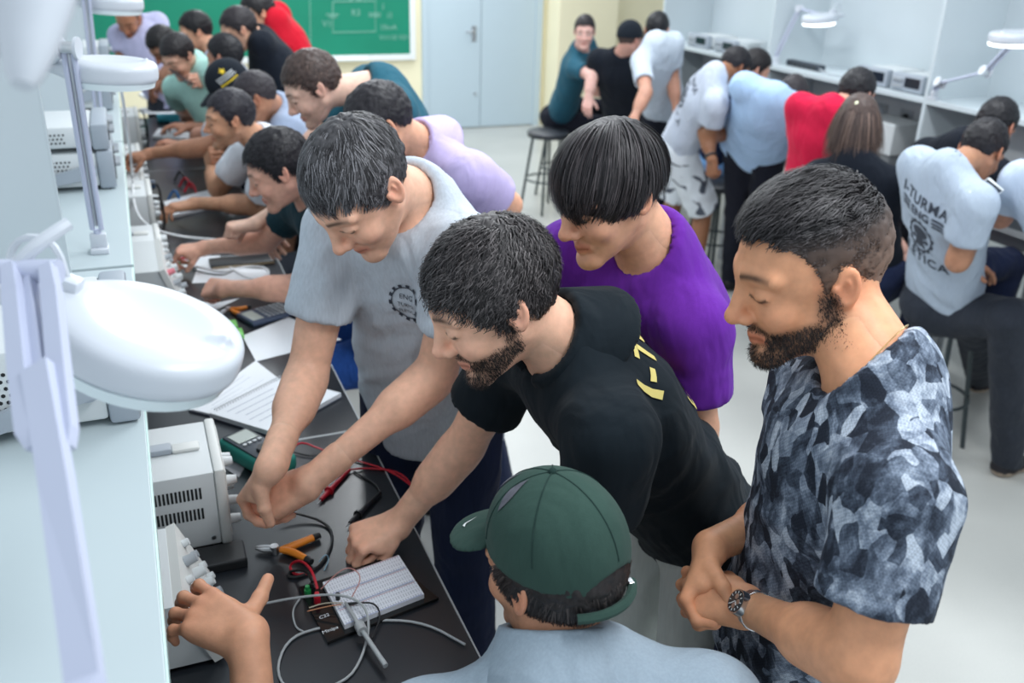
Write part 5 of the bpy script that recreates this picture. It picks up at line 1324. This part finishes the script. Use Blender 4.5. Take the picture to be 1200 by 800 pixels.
R4 = person('man in a grey tee with back print and white floral shorts, leaning on a stool', hd, (5, 38, 0), 8, (3.10, 4.86, .95), s2l(142, 98, 72), hr((24, 22, 26), t=(.009, .007, .012), n=1500),
    dict(mat=fab('grey_print_tee', 184, 192, 206), sleeve=.62), dict(mat=FLORAL, short=1, cut=.02), nb=nb, sh=(shL, shR), res='mid', seed=74, beard=.3, shoe=s2l(60, 58, 62), sole=s2l(190, 190, 192),
    feet=[(3.30, 5.25, .085), (3.27, 4.80, .085)], aR=(eR, wR), aL=(at(826, 152, 5.35), at(834, 186, 5.3), dict(pose='grip', dir=(0.1, -.1, -1), back=(-1, -.3, .1))))
hd = at(884, 82, 5.75)
person('bearded man in navy with dark wavy hair seated at the right bench', hd, (350, 24, 0), 345, (3.62, 5.32, .74), s2l(206, 158, 136), hr((26, 23, 25), t=(.016, .012, .022), n=2000, curl=.4),
    dict(mat=NAVYTEE, sleeve=.8), dict(mat=fab('light_jeans', 108, 150, 196)), legs='sit', ldir=350, res='mid', seed=75, beard=.95, nb=J(866, 100, hd, .16, 1))
hd = at(928, 114, 5.05); nb = J(908, 112, hd, .17, -1)
person('man in a light blue shirt and black trousers bending over the right bench', hd, (38, 48, 0), 30, (3.38, 4.50, 1.0), s2l(196, 150, 130), hr((44, 40, 43), t=(.012, .010, .012), n=1800),
    dict(mat=SKYB, sleeve=.95, slack=.012, hem=.10), dict(mat=BLKTR), nb=nb, res='mid', bulk=1.1, seed=76, feet=[(3.50, 4.72, .085), (3.46, 4.46, .085)], aR=(at(968, 165, 5.0), at(985, 160, 5.3)), aL=(at(930, 150, 5.4), at(965, 150, 5.6)))
hd = at(1003, 112, 4.35); nb = J(975, 128, hd, .17, -1)
person('man in a crimson tee at the right bench, left of the woman', hd, (18, 18, 0), 20, (3.10, 3.62, .76), s2l(204, 154, 134), hr((24, 23, 27), t=(.014, .010, .020), n=2500),
    dict(mat=CRIM, sleeve=.62), dict(mat=NAVYJEAN), nb=nb, res='mid', legs='sit', ldir=10, seed=77, aR=(J(938, 196, nb, .40, 1), J(960, 225, nb, .5, 1)))
hd = at(1004, 144, 3.95); nb = J(1000, 185, hd, .16, -1)
R8 = person('woman with long brown hair tied by a pale clip, black tee with gold emblem', hd, (55, 6, 0), 62, (2.98, 3.02, .74), s2l(220, 172, 154),
    dict(col=s2l(58, 46, 44), hi=s2l(132, 108, 96), t=(.016, .013, .016), line='std', n=4500, len=(.16, .24), lift=.0, grav=4.0, mess=.12, seg=8, w=.0024, crown=(-.03, 0, .12), rough=.002, hug=0.0,
         lumps=[((-.06, 0, -.01), (.055, .082, .09)), ((-.085, 0, -.10), (.042, .075, .10)), ((-.095, 0, -.17), (.03, .07, .06))]),
    dict(mat=BLACKTEE, sleeve=.62), dict(mat=NAVYJEAN), nb=nb, sh=(J(958, 205, nb, .17, 1), J(1040, 215, nb, .17, -1)), res='mid', legs='sit', ldir=30, seed=78, bulk=.9,
    aR=(J(1035, 270, nb, .36, 1), J(1060, 300, nb, .5, 1)))
# skull print tee
hd = at(1150, 178, 3.45); nb = J(1112, 198, hd, .17, -1); shL = J(1068, 196, nb, .19, 1); shR = J(1138, 232, nb, .18, -1)
eR = J(1122, 306, shR, .27, 1); wR = J(1148, 252, eR, .24, 1)
kR = at(1183, 372, 3.52); aRk = atz(1182, 535, .085); kL = at(1140, 375, 3.85); aLk = atz(1150, 440, .10)
R9 = person('student in a grey tee with black skull print on the back, on a stool', hd, (16, 36, 0), 38, (3.06, 2.66, .74), s2l(176, 126, 98), hr((24, 22, 26), t=(.012, .008, .016), n=3500, w=.0018),
    dict(mat=fab('grey_skull_tee', 170, 182, 196), sleeve=.64, slack=.008, hem=.02), dict(mat=DARKJEAN), nb=nb, sh=(shL, shR), res='mid', legs='sit', ldir=0, seed=79,
    knees=[kL, kR], feet=[aLk, aRk], shoe=s2l(34, 32, 36), sole=s2l(168, 150, 132), aL=(at(1085, 290, 3.75), at(1128, 306, 3.62), dict(pose='relax', dir=(1, -.3, -.3))), aR=(eR, wR, dict(pose='grip', dir=at(1158, 225, 3.5)-wR, back=(.3, -.9, .1))))
hd = at(1166, 149, 3.95); nb = J(1132, 168, hd, .17, -1)
R10 = person('man in a black tee with gold lettering behind the skull print tee', hd, (16, 32, 0), 30, (3.30, 3.02, .78), s2l(180, 130, 108), hr((20, 19, 23), t=(.013, .010, .018), n=2500),
    dict(mat=BLACKTEE, sleeve=.7), dict(mat=NAVYJEAN), nb=nb, sh=(J(1085, 180, nb, .20, 1), J(1168, 205, nb, .18, -1)), res='mid', legs='sit', ldir=10, seed=80, aR=(J(1166, 250, nb, .40, 1), J(1180, 236, nb, .45, 1)))
hd = at(1248, 173, 3.25); nb = J(1225, 205, hd, .17, -1)
person('person in a pale tee and blue jeans cut off by the right edge', hd, (20, 30, 0), 25, (3.46, 2.28, .76), s2l(190, 140, 118), hr(n=800), dict(mat=fab('pale_blue_tee', 196, 210, 228)), dict(mat=fab('indigo_jeans', 30, 50, 92)),
    nb=nb, sh=(J(1190, 215, nb, .18, 1), J(1262, 245, nb, .18, -1)), res='mid', legs='sit', ldir=10, seed=81, aL=(J(1172, 255, nb, .40, 1), J(1180, 232, nb, .5, 1)))
# ------------------------------------------------------------------ prints, caps, watches, phones
GOLD = plain('gold_print', s2l(214, 196, 110), .6); BLKPR = plain('black_print', s2l(52, 58, 70), .8); WHPR = plain('white_print', s2l(225, 228, 228), .6)
def poly_mesh(polys):
    bm = bmesh.new()
    for P in polys:
        vs = [bm.verts.new((p[0], p[1], 0)) for p in P]
        if len(vs) > 2: bm.faces.new(vs)
    bmesh.ops.triangulate(bm, faces=bm.faces)
    me = bpy.data.meshes.new('print'); bm.to_mesh(me); bm.free(); return me
def ring(r0, r1, n=40, teeth=0, th=.0, y=1.0):
    out = []
    for k in range(n):
        a0, a1 = 2*math.pi*k/n, 2*math.pi*(k+1)/n; R = r1+(th if teeth and (k*teeth*2//n) % 2 == 0 else 0)
        out.append([(r0*math.cos(a0), y*r0*math.sin(a0)), (R*math.cos(a0), y*R*math.sin(a0)), (R*math.cos(a1), y*R*math.sin(a1)), (r0*math.cos(a1), y*r0*math.sin(a1))])
    return out
def disc(cx, cy, rx, ry, n=14): return [[(cx+rx*math.cos(2*math.pi*k/n), cy+ry*math.sin(2*math.pi*k/n)) for k in range(n)]]
def rect(x0, y0, x1, y1): return [[(x0, y0), (x1, y0), (x1, y1), (x0, y1)]]
def decal(vf, me, c, right, upv, dr, mat, parent, name='print', sub=2, push=.0022):
    """wrap a flat 2D mesh onto a surface by casting along dr"""
    bvh = BVHTree.FromPolygons([tuple(p) for p in vf[0]], [tuple(int(i) for i in f) for f in vf[1]])
    bm = bmesh.new(); bm.from_mesh(me); bmesh.ops.triangulate(bm, faces=bm.faces)
    if sub: bmesh.ops.subdivide_edges(bm, edges=bm.edges, cuts=sub, use_grid_fill=True)
    right, upv, dr = nrm(right), nrm(upv), nrm(dr); dead = []
    for v in bm.verts:
        p = np.array(c)+right*v.co.x+upv*v.co.y-dr*.3
        h, n, i, d = bvh.ray_cast(Vector(p), Vector(dr), .7)
        if h is None: dead.append(v); continue
        if n.dot(Vector(dr)) > 0: n = -n
        v.co = h+n*push
    bmesh.ops.delete(bm, geom=dead, context='VERTS')
    out = bpy.data.meshes.new(name); bm.to_mesh(out); bm.free(); bpy.data.meshes.remove(me)
    if len(out.vertices) == 0: return None
    return link(name, out, mat, parent)
def back_pt(P, down, side=0): return P['nb']-P['tu']*down+P['rt']*side
def back_text(P, txt, size, down, mat, side=0, **k): return decal(P['shirt_vf'], text_mesh(txt, size, **k), back_pt(P, down, side), P['rt'], P['tu'], P['tf'], mat, P['shirt'], 'back_lettering')
def gear(s, teeth=14): return ring(.84*s, .96*s, 56, teeth, .10*s, 1.12)
def skull(s):
    P = gear(s); P += disc(0, .30*s, .60*s, .42*s, 18); P += disc(0, -.35*s, .34*s, .40*s) + disc(-.52*s, -.20*s, .17*s, .14*s)+disc(.52*s, -.20*s, .17*s, .14*s)+disc(-.30*s, -.62*s, .13*s, .13*s)+disc(.30*s, -.62*s, .13*s, .13*s)
    return P
# black polo
back_text(F2, 'I-TURMA', .085, .068, GOLD, side=.03, spacing=1.12, bold=.025)
back_text(F2, 'LICENCIA', .052, .215, GOLD, side=.02, spacing=1.05, bold=.02)
decal(F2['shirt_vf'], poly_mesh(gear(.018)+disc(0, 0, .008, .010)), F2['nb']-F2['tu']*.17-F2['rt']*.10+F2['tf']*.2, -F2['rt'], F2['tu'], -F2['tf'], GOLD, F2['shirt'], 'chest_emblem', 1)
# skull tee
back_text(R9, 'I-TURMA', .062, .10, BLKPR, spacing=1.1, bold=.02)
back_text(R9, 'ENG', .052, .155, BLKPR, bold=.02)
for g in (-1, 1):
    for k in range(3): decal(R9['shirt_vf'], poly_mesh(rect(g*.065, -.006+.017*(k-1), g*.125, .003+.017*(k-1))), back_pt(R9, .155), R9['rt'], R9['tu'], R9['tf'], BLKPR, R9['shirt'], 'back_stripe')
decal(R9['shirt_vf'], poly_mesh(skull(.068)), back_pt(R9, .265), R9['rt'], R9['tu'], R9['tf'], BLKPR, R9['shirt'], 'skull_emblem', 1)
back_text(R9, 'ELÉTICA', .062, .375, BLKPR, spacing=1.15, bold=.02)
# leaning man in floral shorts
decal(R4['shirt_vf'], poly_mesh(skull(.075)), back_pt(R4, .19), R4['rt'], R4['tu'], R4['tf'], BLKPR, R4['shirt'], 'skull_emblem', 1)
back_text(R4, 'I-TURMA', .055, .075, BLKPR); back_text(R4, 'ELÉTICA', .062, .31, BLKPR, spacing=1.1)
back_text(R10, 'I-TURMA', .07, .10, GOLD, spacing=1.1)
decal(R8['shirt_vf'], poly_mesh(gear(.062)+disc(0, 0, .040, .045)), back_pt(R8, .17, -.02), R8['rt'], R8['tu'], R8['tf'], GOLD, R8['shirt'], 'gear_emblem', 1)
# gear outline on the grey tee's chest
decal(F1['shirt_vf'], poly_mesh(ring(.034, .0365, 56, 14, .006, 1.15)), F1['nb']-F1['tu']*.17-F1['rt']*.045+F1['tf']*.1, -F1['rt'], F1['tu'], -F1['tf'], BLKPR, F1['shirt'], 'chest_gear', 1)
for t, dz, sz in (('ENG', .016, .017), ('TURMA', -.004, .013), ('ELÉTICA', -.022, .012)):
    decal(F1['shirt_vf'], text_mesh(t, sz), F1['nb']-F1['tu']*(.17-dz)-F1['rt']*.045+F1['tf']*.1, -F1['rt'], F1['tu'], -F1['tf'], BLKPR, F1['shirt'], 'chest_lettering', 0)
# ---- caps
def cap(P, mat, name='cap', lift=.0, fine=.0035, strap=False, brim=True):
    S = Sdf(); S.ell(CC+V3(0, 0, .008+lift), CR+V3(.015, .015, .020)).plane((0, 0, .022+lift), (.12, 0, -1))
    if strap: S.ell((-.115, 0, .014), (.05, .046, .036), .004, op='s')
    v, f = S.mesh(fine); v = relax(v, f, 1, .4); W_ = P['hd']+v@P['RH'].T
    c = link(name, mesh_np(name, W_, f), mat, P['body']); P['cap_vf'] = (v, f)
    if brim:
        B = Sdf(); Rt = np.array(Matrix.Rotation(math.radians(14), 3, 'Y')); B.ell((.108, 0, .032+lift), (.078, .080, .0085), .002, R=Rt)
        B.ell(CC+V3(0, 0, .004), CR+V3(.006, .006, .006), .002, op='s').plane((.07, 0, 0), (-1, 0, 0))
        def bend(X, Y, Z, D): return D
        v2, f2 = B.mesh(fine); v2[:, 2] -= 2.2*v2[:, 1]**2*1.0; v2 = relax(v2, f2, 2, .5)
        bo = link('brim', mesh_np('brim', P['hd']+v2@P['RH'].T, f2), mat, c); P['brim_vf'] = (v2, f2); P['brim'] = bo
    P['cap'] = c; return c
def hw(P, p): return P['hd']+P['RH']@np.array(p, float)
CAPG = fabric('dark_green_cap', s2l(50, 72, 65), .05, fold=.35); CAPB = fabric('black_cap', s2l(26, 32, 40), .05, fold=.1)
SEAM = fabric('green_seam', s2l(34, 54, 50), .05)
cap(F4, CAPG, strap=True, lift=.010)
E0, ER = CC+V3(0, 0, .018), CR+V3(.0155, .0155, .0205)
for az in (0, 52, 108, 180, 252, 308):
    a = math.radians(az); pts = []
    for t in np.linspace(.06, math.pi/2-.10, 9): pts.append(hw(F4, E0+ER*V3(math.sin(t)*math.cos(a), math.sin(t)*math.sin(a), math.cos(t))))
    MB().tube(pts, .0011, 6, 1).done('panel_seam', SEAM, F4['cap'], True)
MB().sphere(hw(F4, E0+ER*V3(0, 0, 1.0)), .006).done('top_button', SEAM, F4['cap'], True)
MB().tube([hw(F4, V3(CC[0]+(CR[0]+.014)*math.cos(a), (CR[1]+.014)*math.sin(a), -.008)) for a in np.linspace(math.radians(140), math.radians(220), 11)], .007, 8, 0).done('back_strap', CAPG, F4['cap'], True)
MB().box((-.004, -.006, -.006), (.004, .006, .006), .001).done('strap_buckle', METAL, F4['cap'], M=Mloc(hw(F4, V3(CC[0]-(CR[0]+.014)*.80, -(CR[1]+.014)*.55, -.006))))
VENT = fabric('grey_mesh', s2l(92, 92, 100), .2)
def slit(az, t0, t1, w):
    a0 = math.radians(az); P = []
    for k in range(10):
        t = t0+(t1-t0)*k/9; s = math.sin(math.pi*k/9)*w; P.append((t, s))
    q = [(t, s) for t, s in P]+[(t, -s) for t, s in P[::-1]]
    vs = [hw(F4, E0+(ER+.0012)*V3(math.sin(t)*math.cos(a0+s), math.sin(t)*math.sin(a0+s), math.cos(t))) for t, s in q]
    n = len(P); V = np.array(vs); F_ = [(k, k+1, 2*n-2-k, 2*n-1-k) for k in range(n-1)]
    link('mesh_vent', mesh_np('mesh_vent', V, np.array(F_)), VENT, F4['cap'])
slit(62, .35, .98, .12); slit(20, .45, 1.0, .10)
sw = [(-.016, .004), (-.010, -.004), (-.002, -.004), (.018, .010), (-.003, .000), (-.008, .001)]
decal(F4['brim_vf'], poly_mesh([sw]), V3(.150, .030, .1), (-.2, 1, 0), (-1, -.2, 0), (0, 0, -1), WHPR, None, 'brim_logo', 0) if False else None
_m = poly_mesh([[(x*.8, y*.8) for x, y in sw]])
_o = decal((F4['hd']+F4['brim_vf'][0]@F4['RH'].T, F4['brim_vf'][1]), _m, hw(F4, (.148, .028, .03)), F4['RH']@V3(.3, -1, 0), F4['RH']@V3(1, .3, 0)*-1, -F4['RH'][:, 2], WHPR, F4['brim'], 'brim_logo', 0)
cap(L8, CAPB, fine=.005); cap(R2, CAPB, fine=.005)
cv = (L8['hd']+L8['cap_vf'][0]@L8['RH'].T, L8['cap_vf'][1])
star = [[(.017*(1 if k % 2 == 0 else .42)*math.sin(math.pi*k/5), .017*(1 if k % 2 == 0 else .42)*math.cos(math.pi*k/5)) for k in range(10)]]
cR, cU, cD = -L8['RH'][:, 0]*.6-L8['RH'][:, 1]*.8, L8['RH'][:, 2], -(L8['RH'][:, 1]*.0+L8['RH'][:, 0]*.0)
sd_ = nrm(L8['RH'][:, 1]*1.0-L8['RH'][:, 0]*.25); cR = nrm(np.cross(L8['RH'][:, 2], sd_))
cc_ = hw(L8, (-.02, .09, .072))
decal(cv, poly_mesh(star), cc_+cU*.030, cR, cU, -sd_, plain('yellow_print', s2l(232, 200, 40), .6), L8['cap'], 'star_print', 1)
_rg = random.Random(4)
for dz, hh, m in ((.010, .004, WHPR), (.000, .004, WHPR), (-.010, .004, WHPR), (-.026, .008, plain('yellow_print', s2l(232, 200, 40), .6))):
    x_ = -.045
    while x_ < .04:                                     # lines of lettering too small to read
        w_ = .004+.006*_rg.random(); decal(cv, poly_mesh(rect(x_, -hh/2, x_+w_, hh/2)), cc_+cU*dz, cR, cU, -sd_, m, L8['cap'], 'cap_print', 0); x_ += w_+.003
# ---- hair clip
MB().sphere(hw(R8, (-.085, .02, .085)), .018, 12).sphere(hw(R8, (-.088, -.01, .083)), .013, 10).done('hair_clip', plain('cream_clip', s2l(226, 226, 190), .5), R8['body'], True)
# ---- wristwatch with links
def watch(P, side, mat, face, r=.0268, back=.014, n=16, dial=True, name='wristwatch', out=None):
    e, w = P['arms'][0 if side == 'L' else 1]; ax = nrm(w-e); c = w-ax*back; z = np.array(face, float); z = nrm(z-(z@ax)*ax); x = np.cross(ax, z)
    root_ = None
    for k in range(n):
        a = 2*math.pi*k/n; d = x*math.sin(a)+z*math.cos(a); t = x*math.cos(a)-z*math.sin(a); p = c+d*r
        M = Matrix(((t[0], ax[0], d[0], p[0]), (t[1], ax[1], d[1], p[1]), (t[2], ax[2], d[2], p[2]), (0, 0, 0, 1)))
        if root_ is None:
            m = MB().cyl((0, 0, -.003), (0, 0, .008), .0195, .0185, 28); root_ = m.done(name, mat, P['body'], True, M=M); M0 = M
        elif abs(math.sin(a/2)) > .30: MB().box((-.0056, -.0095, -.0022), (.0056, .0095, .0022), .0008).done('link', mat, root_, M=M)
    MB().cyl((0, 0, .008), (0, 0, .0088), .0165, seg=28).done('dial', plain('dark_dial', (.03, .035, .04), .2), root_, True, M=M0)
    mk = MB()
    for k in range(12):
        a = 2*math.pi*k/12; MB().box((-.0006, .0115, .0088), (.0006, .015, .0093), 0).done('hour_mark', WHPR, root_, M=M0 @ Matrix.Rotation(a, 4, 'Z'))
    for a, l in ((.6, .011), (2.4, .008)): MB().box((-.0006, 0, .009), (.0006, l, .0095)).done('hand', WHPR, root_, M=M0 @ Matrix.Rotation(a, 4, 'Z'))
    for cx, cy in ((-.007, 0), (.007, 0), (0, -.007)): MB().cyl((cx, cy, .0088), (cx, cy, .0092), .0042, seg=14).done('subdial', METAL, root_, True, M=M0)
watch(F5, 'L', plain('steel_links', (.60, .61, .62), .22, 1.0), CAM-F5['arms'][0][1]+V3(-.1, 0, .1))
e, w = F5['arms'][0]
def band(P, side, mat, name, r=.030, back=.02, th=.005):
    e, w = P['arms'][0 if side == 'L' else 1]; ax = nrm(w-e); c = w-ax*back; x = nrm(np.cross(ax, V3(.3, .2, .9))); y = np.cross(ax, x)
    MB().tube([c+r*(x*math.cos(a)+y*math.sin(a)) for a in np.linspace(0, 2*math.pi, 21)], th, 8, 0).done(name, mat, P['body'], True)
band(R9, 'R', WHPR, 'wrist_band', .028, .02, .008); band(R4, 'L', BLACKP, 'watch_strap', .028, .02, .008)
# thin gold chain
nb_, nd_ = F5['nb'], nrm(F5['hd']-F5['nb']); tf_, rt_ = F5['tf'], F5['rt']
u1 = nrm(rt_-(rt_@nd_)*nd_); u2 = np.cross(nd_, u1); u2 = u2 if u2@tf_ > 0 else -u2
MB().tube([nb_+nd_*.026+u1*.066*math.cos(a)+u2*.066*math.sin(a)-nd_*.020*math.sin(a) for a in np.linspace(0, 2*math.pi, 33)], .0009, 6, 0).done('neck_chain', plain('gold_chain', (.75, .55, .25), .25, 1.0), F5['body'], True)
# ---- phones
def phone(label, c, long, face, mat):
    x = nrm(long); z = nrm(np.array(face, float)-(np.array(face, float)@x)*x); y = np.cross(z, x)
    M = Matrix(((x[0], y[0], z[0], c[0]), (x[1], y[1], z[1], c[1]), (x[2], y[2], z[2], c[2]), (0, 0, 0, 1)))
    r = root('phone', c, label, 'phone')
    MB().box((-.07, -.035, -.004), (.07, .035, .004), .003).done('case', mat, r, True, M=M); MB().box((-.055, -.032, .004), (.055, .032, .0046)).done('screen', SCREEN, r, M=M)
w, R_ = R9['hands']['R']; phone('white phone held by the student with skull print', at(1156, 224, 3.28), at(1164, 220, 3.3)-at(1150, 230, 3.26), CAM-w+V3(0, 0, .8), WHPR)
phone('black phone held by the man in the mint polo', at(213, 90, 4.98), at(208, 86, 5.0)-at(220, 95, 4.98), (.3, .2, 1), BLACKP)
# ring on a hand, phone on the bench
# ---- coats over chairs by the column
def coat_chair(c, label, mat, s):
    c = np.array(c, float); r = root('chair', c, label, 'chair', 'chairs with jackets by the column')
    for dx in (-.2, .2):
        for dy in (-.2, .2): MB().box(c+V3(dx-.015, dy-.015, 0), c+V3(dx+.015, dy+.015, .45 if dy > 0 else .95), .003).done('leg', STL, r)
    MB().box(c+V3(-.22, -.22, .43), c+V3(.22, .22, .47), .01).done('seat', SEATM, r, True)
    MB().box(c+V3(-.22, -.22, .7), c+V3(.22, -.19, .95), .01).done('backrest', SEATM, r, True)
    S = Sdf(); S.cone(c+V3(-.16, -.205, 1.12*s), c+V3(-.19, -.21, .55), .06, .09, .05).cone(c+V3(.16, -.205, 1.12*s), c+V3(.19, -.21, .55), .06, .09, .05).cone(c+V3(0, -.205, 1.16*s), c+V3(0, -.21, .6), .07, .1, .06)
    v, f = S.mesh(.015); v = v+vnormals(v, f)*(.014*vnoise(v*np.array([14, 14, 4])))[:, None]
    o = link('draped_jacket', mesh_np('draped_jacket', v, f), mat); tag(o, label.replace('chair under', 'jacket on the chair,').replace('by', 'near'), 'jacket', 'jackets near the column')
coat_chair((5.12, 9.05, 0), 'chair under a brown jacket by the cream column', fabric('brown_jacket', s2l(96, 86, 76), .3), 1.0)
coat_chair((5.62, 9.15, 0), 'chair under a black jacket by the cream column', fabric('black_jacket', s2l(30, 32, 40), .1), 1.0)
